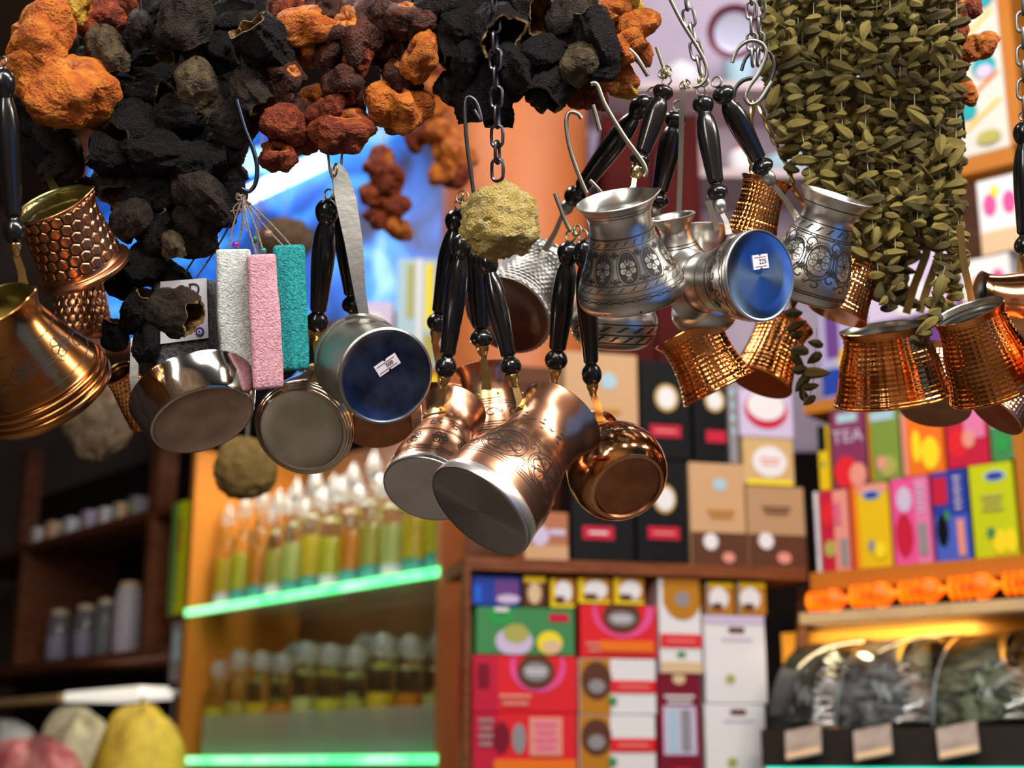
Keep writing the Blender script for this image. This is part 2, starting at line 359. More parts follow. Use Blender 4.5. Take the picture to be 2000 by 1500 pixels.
B('sweet_pack', 'pinkish pack with white oval on a red band', 'pack', 1442, 762, 1550, 855, LILAC, [('o', .5, .42, .8, .8, CRIMSON), ('o', .5, .34, .7, .62, WHITE)], base=z5 + .0005)
B('spice_pack', 'narrow grey pack standing between black and pinkish packs', 'pack', 1421, 705, 1441, 902, GREY, [('l', .5, .5, .5, .5, PALEB, 4)], base=z3 + .0005)
# lower shelf
g1 = B('sweet_box', 'red gift box with prints of sweets, lowest of the left stack', 'box', 921, 1393, 1128, 1540, RED, [('r', .12, .5, .24, 1, CRIMSON), ('o', .27, .32, .17, .42, MAROON), ('o', .44, .33, .13, .40, GREY), ('r', .7, .3, .32, .5, SALMON), ('l', .7, .3, .22, .4, PINK, 4), ('r', .6, .75, .8, .3, ORANGE), ('l', .12, .25, .14, .4, GREY, 4)], D=.12, base=zL)  # left crimson strip stands for the box's darker side face
g2 = B('sweet_box', 'red gift box with brown round crest, middle of the left stack', 'box', 921, 1281, 1129, 1392, RED, [('r', .12, .5, .24, 1, CRIMSON), ('o', .62, .2, .54, .9, PINK), ('o', .62, .12, .44, .9, RED), ('o', .6, .28, .36, .62, BROWN), ('o', .6, .28, .26, .34, GREY), ('l', .6, .28, .2, .14, WHITE, 2), ('l', .4, .78, .3, .25, SALMON, 2), ('r', .1, .35, .1, .4, MAROON)], D=.12, base=g1 + .0005)  # side face painted on the front again as a darker red strip
g3 = B('sweet_box', 'green box printed with cream sweets on the red gift boxes', 'box', 928, 1187, 1124, 1280, GREEN, [('r', .25, .2, .24, .3, ink('leaf', (.03, .34, .07))), ('r', .84, .2, .2, .18, CRIMSON), ('o', .38, .72, .38, .6, LILAC), ('o', .4, .55, .26, .4, OLIVE), ('o', .74, .74, .26, .5, LEMON), ('o', .76, .82, .2, .3, CREAM), ('r', .25, .05, .14, .1, WHITE)], D=.12, base=g2 + .0005)
g4 = B('sweet_box', 'white box with orange floral end, lowest beside the red boxes', 'box', 1130, 1397, 1283, 1540, WHITE, [('r', .2, .45, .4, .9, OCHRE), ('o', .22, .3, .4, .5, BROWN), ('o', .22, .36, .22, .2, GREY), ('r', .7, .40, .6, .18, RED), ('l', .7, .40, .4, .06, SALMON, 1), ('o', .42, .62, .12, .12, GREEN)], D=.12, base=zL)
g5 = B('sweet_box', 'white box with orange floral end, upper beside the red boxes', 'box', 1130, 1287, 1283, 1396, WHITE, [('r', .2, .5, .4, 1, OCHRE), ('o', .22, .4, .4, .7, BROWN), ('o', .22, .5, .22, .25, GREY), ('r', .7, .50, .6, .22, RED), ('l', .7, .5, .4, .07, SALMON, 1), ('o', .42, .76, .12, .15, GREEN)], D=.12, base=g4 + .0005)
g6 = B('sweet_box', 'bright red box with brown crest atop the white floral boxes', 'box', 1131, 1182, 1284, 1286, RED, [('o', .56, .12, .8, 1.0, PINK), ('o', .54, .05, .66, 1.0, RED), ('o', .54, .22, .5, .62, BROWN), ('o', .54, .26, .36, .28, GREY), ('l', .54, .26, .26, .12, WHITE, 2), ('l', .25, .8, .36, .22, SALMON, 2), ('r', .6, .78, .7, .2, ORANGE)], D=.12, base=g5 + .0005)
g7 = B('tea_box', 'tall maroon box with pale window panel and lettering', 'box', 1284, 1317, 1372, 1540, MAROON, [('r', .5, .49, .76, .42, LILAC), ('r', .34, .49, .22, .36, PALEB), ('r', .64, .49, .22, .36, GREY), ('l', .5, .22, .7, .1, WHITE, 2), ('o', .5, .04, .3, .1, CREAM), ('r', .5, .85, .4, .08, CRIMSON)], base=zL)
B('tea_box', 'white box with orange medallion and red band on the maroon box', 'box', 1286, 1130, 1371, 1316, WHITE, [('r', .55, .14, .9, .28, OCHRE), ('o', .56, .22, .9, .44, OCHRE), ('o', .56, .22, .36, .16, GREY), ('r', .5, .66, 1, .14, RED), ('l', .5, .66, .7, .04, SALMON, 1), ('o', .5, .8, .22, .06, GREEN), ('r', .5, .94, 1, .12, CREAM)], base=g7 + .0005)
w1 = B('gift_box', 'plain white box with brown slot label, lower of two', 'box', 1377, 1376, 1499, 1540, WHITE, [('r', .55, .09, .26, .07, BROWN), ('o', .42, .68, .16, .12, OLIVE), ('l', .55, .19, .5, .05, LILAC, 1)], D=.1, base=zL)
w2 = B('gift_box', 'plain white box with brown slot label, upper of two', 'box', 1375, 1202, 1498, 1375, WHITE, [('r', .53, .17, .26, .07, BROWN), ('r', .5, .05, 1, .1, LILAC), ('o', .4, .72, .16, .1, OLIVE), ('l', .53, .27, .5, .05, LILAC, 1)], D=.1, base=w1 + .0005)
for i, (a, b, t) in enumerate(((1377, 1435, w2), (1437, 1498, w2))):
    B('coffee_pack', 'small yellow pack with white figure on the white boxes, ' + ('left one' if i == 0 else 'right one'), 'pack', a, 1138, b, 1201, OCHRE, [('r', .5, .08, 1, .16, YELLOW), ('o', .45, .5, .7, .7, WHITE), ('o', .4, .75, .4, .22, BROWN), ('r', .04, .5, .1, 1, GREY)], D=.05, base=t + .0005)
for i, (a, b) in enumerate(((1072, 1124), (1126, 1194), (1196, 1260))):
    B('coffee_pack', 'small yellow pack with white figure, ' + ('left of three under the upper shelf', 'middle of three under the upper shelf', 'right of three under the upper shelf')[i], 'pack', a, 1130, b, 1181, OCHRE, [('r', .1, .5, .2, 1, YELLOW), ('o', .55, .45, .7, .75, WHITE), ('o', .4, .72, .45, .25, BROWN), ('r', .5, .94, 1, .12, LEMON)], D=.05, base=(g3 if i == 0 else g6) + .0005)
B('sweet_pack', 'blue and purple pack on the green box', 'pack', 921, 1126, 1018, 1186, NAVY, [('r', .72, .5, .5, .8, PURPLE), ('o', .75, .75, .5, .3, LILAC), ('r', .1, .6, .16, .6, ink('blue', (.02, .12, .7)))], D=.07, base=g3 + .0005)
B('sweet_pack', 'brown pack with pale oval beside the blue purple pack', 'pack', 1020, 1126, 1068, 1186, BROWN, [('o', .5, .55, .6, .7, CREAM), ('r', .5, .1, 1, .2, YELLOW)], D=.05, base=g3 + .0005)

# ------------------------------------------------------------------ right shelving: tea boxes
rr = root('shelving_unit', UR.M(0.18, 0), 'wooden shelving on the right with bright fruit tea boxes', 'shelving')
t0 = UR.sz(1588, 1130)[0]; t1 = UR.sz(2060, 1090)[0]
zR = UR.sz(1790, 1103)[1]; zRb = UR.sz(1790, 1140)[1]
bar(UR, t0, t1, zRb, zR, 0.012, -0.22, 'shelf_board', WOODO, rr)
zT = UR.sz(1790, 752)[1]; bar(UR, t0, t1, zT - .02, zT, 0.0, -0.22, 'shelf_board', WOODO, rr)
zU = UR.sz(1920, 300)[1]; sU = UR.sz(1872, 300)[0]; bar(UR, sU, t1, zU - .03, zU, 0.0, -0.22, 'shelf_board', WOODO, rr)
bar(UR, UR.sz(1962, 150)[0], UR.sz(1988, 150)[0], zU, zU + .5, .002, -.22, 'post', WOODO, rr)
bar(UR, UR.sz(1992, 1000)[0], UR.sz(2016, 1000)[0], zR, zT - .02, .002, -.22, 'post', WOODO, rr)
bar(UR, t0 + .06, t1, zRb - 0.05, zU + .55, -0.22, -0.235, 'back_panel', WOODD, rr)
T = lambda *a, **k: carton(UR, *a, **k)
LOGO = lambda x, y: [('o', x, y, .5, .12, PALEB), ('o', x, y, .42, .085, NAVY)]
rows = [
 ('white narrow box at the left end of the lower tea row', 1590, 960, 1600, WHITE, [('l', .5, .5, .4, .6, LILAC, 5)]),
 ('red strawberry tea box with grey tag, lower row', 1601, 957, 1662, CRIMSON, [('r', .72, .5, .5, 1, SALMON), ('o', .25, .3, .4, .3, RED), ('o', .3, .72, .4, .2, OLIVE), ('r', .78, .78, .26, .34, GREY), ('l', .6, .3, .3, .3, PINK, 5)]),
 ('golden yellow tea box with blue emblem, lower row', 1664, 944, 1739, YELLOW, [('r', .5, .06, 1, .12, SALMON)] + LOGO(.56, .14) + [('o', .5, .74, .2, .14, GREY), ('o', .72, .8, .3, .2, LEMON), ('r', .08, .5, .14, 1, ORANGE)]),
 ('pink raspberry tea box with grey tag, lower row', 1741, 932, 1820, PINK, [('r', .8, .5, .36, 1, ink('rose', (.75, .2, .4))), ('o', .3, .66, .46, .5, CRIMSON), ('o', .35, .25, .4, .3, LILAC), ('r', .78, .72, .22, .36, GREY), ('l', .78, .25, .2, .35, LILAC, 6)]),
 ('dark blue berry tea box with red corner, lower row', 1822, 918, 1894, NAVY, [('r', .5, .75, 1, .5, ink('cobalt', (.07, .12, .55))), ('r', .22, .22, .44, .3, CRIMSON), ('o', .24, .66, .34, .36, BLK), ('r', .76, .75, .2, .4, SALMON), ('l', .74, .26, .2, .4, LILAC, 6), ('o', .4, .5, .14, .12, GREEN)]),
 ('lime yellow lemon tea box with blue emblem, lower row', 1896, 904, 1986, LIME, LOGO(.6, .14) + [('o', .6, .84, .34, .26, LEMON), ('o', .85, .84, .28, .26, LEMON), ('o', .42, .74, .2, .12, GREEN), ('l', .5, .42, .5, .2, OLIVE, 3)]),
]
tops = {}
for lab, x0, y0, x1, m, pr in rows:
    tops[x0] = T('tea_box', lab, 'box', x0, y0, x1, 1100, m, pr, D=.06, base=zR, group='tea boxes on the right shelf')
tm = max(tops.values())
zq = [tops[1601], tops[1601], tops[1664], tops[1741], tops[1822], tops[1896]]
up = [
 ('yellow and black tea pack, left end of the upper tea row', 1596, 830, 1619, YELLOW, [('r', .4, .2, .9, .4, BLK), ('o', .5, .6, .3, .1, GREEN)]),
 ('maroon fruit tea box lettered TEA, upper row', 1622, 800, 1692, mat('print_plum', (.22, .02, .09), .5), [('r', .5, .1, .6, .12, PALEB), ('o', .4, .8, .7, .4, RED), ('o', .75, .85, .5, .3, SALMON), ('t', .5, .35, 0, .24, LILAC, 'TEA')]),
 ('green herbal tea box with pale top, upper row', 1694, 800, 1758, ink('sage', (.20, .30, .05)), [('r', .5, .08, .8, .14, PALEB), ('o', .6, .8, .6, .3, OLIVE), ('o', .4, .75, .3, .2, SALMON), ('r', .06, .5, .12, 1, OCHRE)]),
 ('orange lemon tea box, upper row', 1760, 800, 1844, ORANGE, [('o', .35, .55, .22, .5, LEMON), ('o', .68, .68, .44, .5, LEMON), ('r', .06, .5, .12, 1, SALMON)]),
 ('red pomegranate tea box, upper row', 1846, 790, 1932, CRIMSON, [('o', .3, .6, .5, .5, RED), ('r', .7, .3, .5, .5, ink('rose', (.75, .2, .4))), ('o', .55, .55, .3, .3, SALMON)]),
 ('small green tea box at the right end of the upper tea row', 1934, 815, 1982, GREEN, [('r', .5, .12, .8, .2, PALEB), ('o', .5, .6, .5, .4, ink('leaf', (.03, .34, .07)))]),
]
for (lab, x0, y0, x1, m, pr), zz in zip(up, zq):
    T('tea_box', lab, 'box', x0, y0, x1, 940, m, pr, D=.06, base=zz + .0006, group='tea boxes on the right shelf')
# packs above the tea rows
T('sweet_pack', 'lilac pack seen between the dried okra and copper mugs', 'pack', 1690, 455, 1862, 750, LILAC, [('r', .5, .7, .9, .3, PURPLE), ('o', .5, .4, .4, .3, WHITE)], D=.08, base=zT)
T('sweet_pack', 'lilac and blue pack with yellow spot behind hanging okra', 'pack', 1600, 600, 1688, 750, ink('violet', (.42, .38, .62)), [('r', .5, .82, 1, .3, NAVY), ('o', .6, .6, .4, .3, YELLOW), ('r', .3, .3, .3, .5, PURPLE)], D=.08, base=zT)
q1 = T('sweet_box', 'white box with pink fruit prints, lower of the pair beside the post', 'box', 1882, 500, 1984, 750, WHITE, [('o', .4, .3, .5, .3, ORANGE), ('o', .75, .25, .3, .25, PINK), ('r', .25, .6, .5, .5, SALMON), ('r', .5, .9, 1, .2, ORANGE)], D=.08, base=zT)
T('sweet_box', 'white box with pink fruit prints, upper of the pair beside the post', 'box', 1910, 345, 1992, 498, WHITE, [('o', .3, .35, .34, .3, PINK), ('o', .8, .36, .34, .3, PINK), ('o', .45, .18, .2, .15, LEMON), ('r', .5, .85, 1, .3, CREAM)], D=.08, base=q1 + .0006)
T('tea_box', 'large white box with teal emblems and diagonal stripes, top shelf', 'box', 1862, -30, 1961, 296, mat('print_offwhite', (.66, .62, .56), .5), [('d', .5, .25, .9, .16, YELLOW), ('d', .5, .4, .9, .16, PALEB), ('d', .5, .62, .9, .14, ORANGE), ('d', .5, .78, .9, .14, YELLOW), ('o', .62, .5, .5, .14, TEAL), ('o', .62, .53, .34, .08, LILAC), ('o', .2, .74, .4, .1, TEAL), ('o', .75, .1, .4, .1, TEAL), ('o', .6, .92, .5, .08, OLIVE)], D=.08, base=zU)

# orange lamp garland under the tea shelf
LAMPG = mat('orange_lamp_glass', (1.0, 0.11, 0.002), 0.3, emit=0.85, col2=(1.0, 0.27, 0.004), nscale=25)
lx = [(1580, 1660, 1176), (1664, 1757, 1166), (1759, 1852, 1158), (1856, 1958, 1150), (1962, 2066, 1141)]
for i, (a, b, y) in enumerate(lx):
    sa, za = UR.sz(a, y, .03); sb, _ = UR.sz(b, y, .03); Lm = sb - sa; R = Lm * .23
    M = UR.M(sa, za, .03) @ Matrix.Rotation(PI / 2, 4, 'Y')
    o = root('orange_lamp', M, 'glowing orange glass lamp in the row under the tea shelf, ' + ('leftmost', 'second from left', 'third from left', 'fourth from left', 'rightmost')[i], 'lamp', 'orange lamps under the tea shelf')
    for k in range(3):
        z = Lm * (.05 + .15 * k); MB().lathe([(.001, z - Lm * .03), (R * .9, z - Lm * .026), (R, z), (R * .9, z + Lm * .026), (.001, z + Lm * .03)], 20).build('ring', LAMPG, o)
    MB().lathe(spline([(.001, Lm * .48), (R * .9, Lm * .49), (R * 1.08, Lm * .6), (R * .95, Lm * .74), (R * .35, Lm * .9), (R * .22, Lm * .99), (.001, Lm)], 4), 20).build('bulb', LAMPG, o)
    MB().tube([(0, 0, 0), (0, 0, Lm * .5)], R * .3).build('cord', INK, o)
lr = root('lamp_ledge', UR.M(.18, 0), 'pale wooden ledge under the orange lamps', 'ledge')
bar(UR, t0, t1, UR.sz(1790, 1212)[1], UR.sz(1790, 1190)[1], .06, -.05, 'ledge_board', WOODP, lr)
bar(UR, UR.sz(1490, 1300)[0], t1, UR.sz(1790, 1212)[1] - .4, UR.sz(1790, 1212)[1], -.075, -.085, 'back_panel', mat('yellow_panel', (.85, .38, .03), .6, col2=(.72, .30, .02), nscale=5), lr)

# spice bins with curved glass
GLASS = mat('clear_glass', (0.9, 0.97, 0.95), 0.03, trans=1.0, ior=1.3)
EDGE = mat('glass_edge', (0.55, 0.66, 0.66), 0.2, trans=0.5)
HERBS = [mat('dark_tea', (0.008, 0.006, 0.005), 0.9, col2=(0.02, 0.014, 0.012), nscale=60, bump=.6, bscale=120, bdist=.004),
         mat('grey_herbs', (0.015, 0.013, 0.016), 0.9, col2=(0.20, 0.18, 0.19), nscale=75, bump=.8, bscale=110, bdist=.005),
         mat('green_herbs', (0.015, 0.017, 0.008), 0.9, col2=(0.20, 0.20, 0.12), nscale=70, bump=.8, bscale=110, bdist=.005)]
zB0 = UR.sz(1750, 1418, .16)[1]; zB1 = UR.sz(1790, 1245, -.03)[1]; Hh = zB1 - zB0; Dd = .20
sb = [UR.sz(1502, 1420, .16)[0], UR.sz(1632, 1415, .16)[0], UR.sz(1822, 1412, .16)[0], UR.sz(2040, 1410, .16)[0]]
names = ['dark tea in the curved glass bin beside the white boxes', 'grey herbs in the middle curved glass bin', 'greenish herbs in the right curved glass bin']
for i in range(3):
    o = root('spice_bin', UR.M(sb[i], zB0, .16), names[i], 'spice bin', 'curved glass spice bins')
    wdt = sb[i + 1] - sb[i] - .003
    def arc(sc, n=14): return [(Dd * (1 - math.cos(q * PI / 2 / n)) + Dd * (1 - sc), Hh * sc * math.sin(q * PI / 2 / n)) for q in range(n + 1)]
    vs = []; fs = []; a = arc(.86); nx = 24
    for xk in range(nx + 1):
        for (y, z) in a:
            zz = z - .02 * math.sin(xk / nx * PI) * 0 + noise.noise((xk * .4 + i * 7, y * 40, z * 40)) * .006
            vs.append((.004 + (wdt - .008) * xk / nx, y + .006, max(zz, .002)))
    m_ = len(a)
    for xk in range(nx):
        for j in range(m_ - 1): fs.append((xk * m_ + j, (xk + 1) * m_ + j, (xk + 1) * m_ + j + 1, xk * m_ + j + 1))
    for xk in (0, nx):
        c = len(vs); vs.append((vs[xk * m_][0], Dd + .006, .002)); fs += [(c, xk * m_ + j, xk * m_ + j + 1) for j in range(m_ - 1)]
    MB().add(vs, fs).build('herb_filling', HERBS[i], o)
    for xx in ([0.0, wdt] if i == 2 else [0.0]):
        sd = MB(); a2 = arc(1.0); k = len(a2)
        vs = [(xx + dx, y, z) for dx in (0, .003) for (y, z) in a2] + [(xx, Dd, 0), (xx + .003, Dd, 0)]
        fs = [(j, j + 1, k + j + 1, k + j) for j in range(k - 1)] + [tuple(list(range(k)) + [2 * k]), tuple(list(range(2 * k - 1, k - 1, -1)) + [2 * k + 1])]
        sd.add(vs, fs).build('side_pane', HERBS[0] if (i == 0) else EDGE, o)
    vs = [(x, y, z) for x in (.003, wdt) for (y, z) in arc(1.0)]; k = 15
    fs = [(j, j + 1, k + j + 1, k + j) for j in range(k - 1)]
    g = MB().add(vs, fs).build('front_pane', GLASS, o)
    sm = g.modifiers.new('s', 'SOLIDIFY'); sm.thickness = .002
ul = area('under_shelf_lamp', UR.pt(.10, UR.sz(1790, 1216)[1], .0), UR.pt(.08, zB0, -.07), .34, .02, 0.9, (1, .80, .45))
cb = root('curved_bracket', UR.M(0, UR.sz(1570, 1145)[1], -.04), 'dark curved wooden bracket below the shelf corner', 'bracket')
MB().tube([INV[cb.name] @ Vector(v) for v in spline([tuple(UR.hit(x, y, -.05)) for x, y in ((1566, 1150), (1568, 1220), (1560, 1290), (1540, 1350), (1512, 1410))], 6)], .011, 10).build('bracket_rod', WOODD, cb)
br = root('bin_ledge', UR.M(.18, 0), 'dark ledge with green lit edge carrying the spice bins', 'ledge')
bar(UR, sb[0] - .01, sb[3], zB0 - .060, zB0 - .002, .17, -.06, 'ledge_board', mat('dark_ledge', (.03, .022, .018), .4), br)
LEDT = mat('teal_led', (0.05, 0.9, 0.62), 0.4, emit=1.2)
bar(UR, sb[0], sb[3], zB0 - .074, zB0 - .0605, .175, .165, 'led_strip', LEDT, br)
for i, (x, y) in enumerate(((1566, 1450), (1702, 1450), (1868, 1446))):
    s_, z_ = UR.sz(x, y, .19)
    M = UR.M(s_, z_, .185) @ Matrix.Rotation(math.radians(-28), 4, 'X') @ Matrix.Rotation(math.radians(-12), 4, 'Y')
    o = MB().bbox((0, 0, 0), (.03, .0012, .026), .001).build('price_card', mat('card', (.42, .33, .27), .6, col2=(.30, .22, .18), nscale=30), None, M, smooth=False)
    prop(o, 'tan price card on the bin ledge, ' + ('left', 'middle', 'right')[i] + ' of three', 'price card', 'price cards on the bin ledge')
    MB().box((0, -.0016, -.019), (.028, .0003, .005)).build('printed_strip', CREAM, o, smooth=False)

# ------------------------------------------------------------------ left glass cabinet with bottles
cr = root('glass_cabinet', UL.M(UL.sz(640, 1300)[0], 0), 'orange wooden cabinet with green lit glass shelves of bottles', 'cabinet')
c0 = UL.sz(368, 1300)[0]; c1 = UL.sz(930, 1300)[0]; zS1 = UL.sz(632, 1150)[1]; zS2 = UL.sz(632, 1479)[1]; zTop = UL.sz(632, 800)[1]
bar(UL, c0 - .02, c0, 0, zTop, .01, -.30, 'side_panel', WOODO, cr); bar(UL, c1, c1 + .015, 0, zTop, .0, -.30, 'side_panel', WOOD, cr)
bar(UL, c0, c1, 0, zTop, -.30, -.312, 'back_panel', mat('amber_panel', (.17, .065, .018), .5, col2=(.10, .035, .012), nscale=4), cr)
LEDG = mat('green_led', (0.10, 1.0, 0.28), 0.4, emit=1.7, col2=(0.30, 1.0, 0.45), nscale=9)
for zz in (zS1, zS2):
    bar(UL, c0 + .002, c1 - .002, zz - .008, zz, .0, -.295, 'glass_shelf', mat('shelf_glass', (.70, .86, .76), .05, trans=.9, ior=1.2), cr)
    bar(UL, c0 - .012, c1 - .002, zz - .014, zz + .004, .012, .002, 'led_strip', LEDG, cr)
cl = area('cabinet_lamp', UL.pt((c0 + c1) / 2, zTop + .04, -.05), UL.pt((c0 + c1) / 2, zS2, -.15), .8, .1, 8, (1, .95, .85))
STOP = mat('stopper_glass', (.80, .86, .84), .06, trans=.82, ior=1.4)
LIQ = [mat('oil_%d' % i, c, .2, trans=.25, ior=1.3) for i, c in enumerate([(.85, .62, .04), (.75, .70, .06), (.80, .30, .03), (.60, .52, .10), (.72, .74, .25)])]
CAPS = mat('teal_label', (.10, .45, .40), .5)
def bottle(sv, z, off, h, kind, r, label, group, k):
    o = root('oil_bottle', UL.M(sv, z, off), label, 'bottle', group)
    if kind == 0:
        MB().lathe(csp([(.001, 0), (r * .96, .001), (r, .01), (r, h * .52), (r * .5, h * .62), (r * .34, h * .68), (r * .34, h * .78)], 4), 16).build('glass_body', GLASS, o)
        MB().lathe([(.001, .002), (r * .9, .003), (r * .9, h * .45), (.001, h * .45)], 14).build('oil', LIQ[k % 5], o)
        MB().lathe(spline([(.001, h * .78), (r * .5, h * .79), (r * .62, h * .86), (r * .35, h * .94), (.001, h)], 4), 14).build('stopper', STOP, o)
        MB().lathe([(r * 1.01, .012), (r * 1.01, h * .14)], 16).build('paper_label', CAPS if k % 3 else WHITE, o)
    else:
        MB().lathe(csp([(.001, 0), (r * .96, .001), (r, .01), (r, h * .62), (r * .9, h * .70), (r * .5, h * .74), (r * .45, h * .80)], 4), 16).build('glass_body', GLASS, o)
        MB().lathe([(.001, .002), (r * .9, .003), (r * .9, h * .5), (.001, h * .5)], 14).build('oil', LIQ[(k * 2 + 1) % 5], o)
        b = MB().ball((0, 0, h * .89), h * .10, 10).build('stopper', STOP, o)
        MB().lathe([(r * 1.01, .012), (r * 1.01, h * .12)], 16).build('paper_label', CAPS, o)
    return o
N1 = 13
for row, off in ((0, -.06), (1, -.16)):
    for k in range(N1):
        sv = c0 + .05 + (c1 - c0 - .09) * (k + .5 * row) / N1
        bottle(sv, zS1 + .002, off, .262 + .014 * ((k * 7 + row) % 3), 0, .027, ORD[k] + ' oil bottle from left in the ' + ('front' if row == 0 else 'back') + ' row on the upper lit shelf', ('front' if row == 0 else 'back') + ' row bottles on the upper lit shelf', k + row * 2)
for row, off in ((0, -.05), (1, -.17)):
    for k in range(10):
        sv = c0 + .06 + (c1 - c0 - .14) * (k + .5 * row) / 10
        bottle(sv, zS2 + .002, off, .225 + .01 * ((k * 5) % 3) + row * .02, 1, .031, ORD[k] + ' oil bottle from left in the ' + ('front' if row == 0 else 'back') + ' row on the lower lit shelf', ('front' if row == 0 else 'back') + ' row bottles on the lower lit shelf', k)
gp = MB().box((0, 0, 0), (.5 * (c1 - c0) * .82, .0025, .046)).build('glass_guard', mat('frosted_guard', (.62, .66, .58), .35, trans=.75, ior=1.2), None, UL.M((c0 + c1) / 2 - .03, zS2 + .0475, -.012), smooth=False)
prop(gp, 'low frosted glass guard in front of the lower bottle row', 'glass guard')
X = lambda *a, **k: carton(UL, *a, **k)
X('soap_pack', 'tall yellow green pack left of the glass cabinet', 'pack', 332, 982, 357, 1195, LIME, [('r', .25, .5, .35, 1, GREEN), ('r', .7, .3, .3, .3, OCHRE), ('l', .7, .7, .3, .4, OLIVE, 5)], D=.08, base=UL.sz(350, 1200)[1])
X('soap_pack', 'grey blue pack standing below the yellow green pack', 'pack', 332, 1215, 357, 1330, GREY, [('r', .5, .4, .6, .5, PALEB)], D=.08)
X('soap_pack', 'pale grey pack at the bottom beside the orange cabinet', 'pack', 331, 1350, 350, 1540, ink('steelgrey', (.40, .44, .44)), [('r', .5, .2, .7, .3, BLK)], D=.08)
bx = root('pack_ledge', UL.M(UL.sz(350, 1200)[0], 0), 'narrow dark ledge carrying the tall packs', 'ledge')
for yy in (1202, 1338, 1545):
    z_ = UL.sz(350, yy)[1]; bar(UL, UL.sz(331, yy)[0], c0 - .022, z_ - .01, z_, .0, -.2, 'ledge_board', WOODD, bx)

# ------------------------------------------------------------------ far left dark shelving
dr = root('shelving_unit', UL.M(UL.sz(160, 1200)[0], 0), 'dark wooden shelving with jars at the lower left', 'shelving')
d0 = UL.sz(-120, 1100)[0]; d1 = UL.sz(328, 1100)[0]
zA = UL.sz(165, 1030)[1]; zB = UL.sz(165, 1282)[1]; zC = UL.sz(165, 1355)[1]
for zz, th in ((zA, .022), (zB, .022)): bar(UL, d0, d1, zz - th, zz, .0, -.3, 'shelf_board', WOODD, dr)
bar(UL, d0, d1, 0, UL.sz(165, 850)[1], -.3, -.312, 'back_panel', mat('black_panel', (.012, .009, .008), .6), dr)
for px in (38, 286): s_ = UL.sz(px, 1150)[0]; bar(UL, s_ - .014, s_ + .014, zB, zA - .022, .003, -.3, 'post', WOODD, dr)
s_ = UL.sz(45, 960)[0]; bar(UL, s_ - .016, s_ + .016, zA, zA + .3, .003, -.05, 'post', WOODD, dr)
s_ = UL.sz(300, 960)[0]; bar(UL, s_ - .016, s_ + .03, zA, zA + .3, .003, -.05, 'post', WOODD, dr)
bar(UL, d0, UL.sz(150, 1360)[0], zC - .02, zC, .05, -.1, 'edge_trim', WOODP, dr)
bar(UL, UL.sz(165, 1360)[0], d1, zC - .022, zC + .002, .055, -.1, 'edge_light', mat('shelf_light', (1, .93, .82), .4, emit=0.75), dr)
LID = mat('pale_lid', (.62, .50, .34), .35); JARG = mat('jar_glass', (.55, .56, .62), .08, trans=.8, ior=1.3)
jars = [(112, .16, .032, 'short'), (163, .16, .030, 'second'), (202, .165, .028, 'third'), (246, .20, .036, 'tallest')]
for i, (px, h, r, _) in enumerate(jars):
    sv = UL.sz(px, 1270, -.08)[0]
    o = root('storage_jar', UL.M(sv, zB + .002, -.08), ('dark jar with pale round lid, leftmost on the dark shelf', 'dark jar with pale round lid, second on the dark shelf', 'dark jar with pale round lid, third on the dark shelf', 'tall whitish jar with round lid on the dark shelf')[i], 'jar')
    MB().lathe(csp([(.001, 0), (r, .002), (r, h * .8), (r * .7, h * .86)], 4), 18).build('jar_body', mat('milk_jar', (.50, .46, .55), .3) if i == 3 else JARG, o)
    MB().lathe(spline([(r * .72, h * .86), (r * .8, h * .88), (r * .75, h * .96), (.001, h)], 3), 18).build('lid', LID, o)
    if i < 2: MB().lathe([(r * 1.02, h * .1), (r * 1.02, h * .5)], 18).build('paper_label', LILAC, o)
for i, (px, h) in enumerate(((68, .05), (95, .055), (130, .05), (165, .055), (195, .05), (225, .05), (255, .055))):
    s0_, z0_ = UL.sz(px, 1000, -.02)
    o = MB().bbox((0, .02, h / 2), (.022, .02, h / 2), .002).build('soap_bar', (WHITE, CREAM, WHITE, LILAC, WHITE, CREAM, GREY)[i], None, UL.M(s0_, zA + .0015, -.02), smooth=False)
    prop(o, ORD[i] + ' small pale soap bar from left in the row above the dark shelf', 'soap', 'pale soap bars above the dark shelf')
    MB().box((0, -.0006, h * .5), (.014, .0004, h * .2)).build('printed_panel', (OLIVE, SALMON, PALEB)[i % 3], o, smooth=False)
zLg = UL.sz(165, 1650, .1)[1]
def heap(name, label, px0, px1, ytop, col, col2, offs, h):
    sa = UL.sz(px0, 1450, offs - .1)[0]; sb_ = UL.sz(px1, 1450, offs - .1)[0]; zt = UL.sz((px0 + px1) / 2, ytop, offs)[1]; rx = (sb_ - sa) / 2; h = (zt - zLg) * .95
    pr = [(math.cos(t * PI / 2 / 10) ** .55, math.sin(t * PI / 2 / 10)) for t in range(11)]
    sd = random.random() * 50
    def dsp(a, r, z, t): return r * (1 + .16 * noise.noise((math.cos(a) * 1.5 + sd, math.sin(a) * 1.5, z * 2))), z * (1 + .15 * noise.noise((a * 2, sd, z * 3)))
    o = MB().lathe([(max(r, .01), z) for r, z in pr], 28, Matrix.Diagonal((rx, .11, h, 1)), dsp).build(name, mat(name + label[:6], col, .7, col2=col2, nscale=18, bump=.5, bscale=30, bdist=.01), None, UL.M((sa + sb_) / 2, zLg + .002, offs - .1))
    return prop(o, label, 'sack')
heap('spice_sack', 'white lumpy sack at the left under the dark shelf', -90, 78, 1395, (.55, .55, .52), (.32, .36, .34), .24, .22)
heap('spice_sack', 'pinkish red sack at the lower left corner', -20, 150, 1440, (.50, .20, .18), (.35, .05, .06), .52, .22)
heap('spice_sack', 'cream coloured sack below the dark shelf', 98, 205, 1378, (.62, .55, .33), (.40, .36, .24), .24, .24)
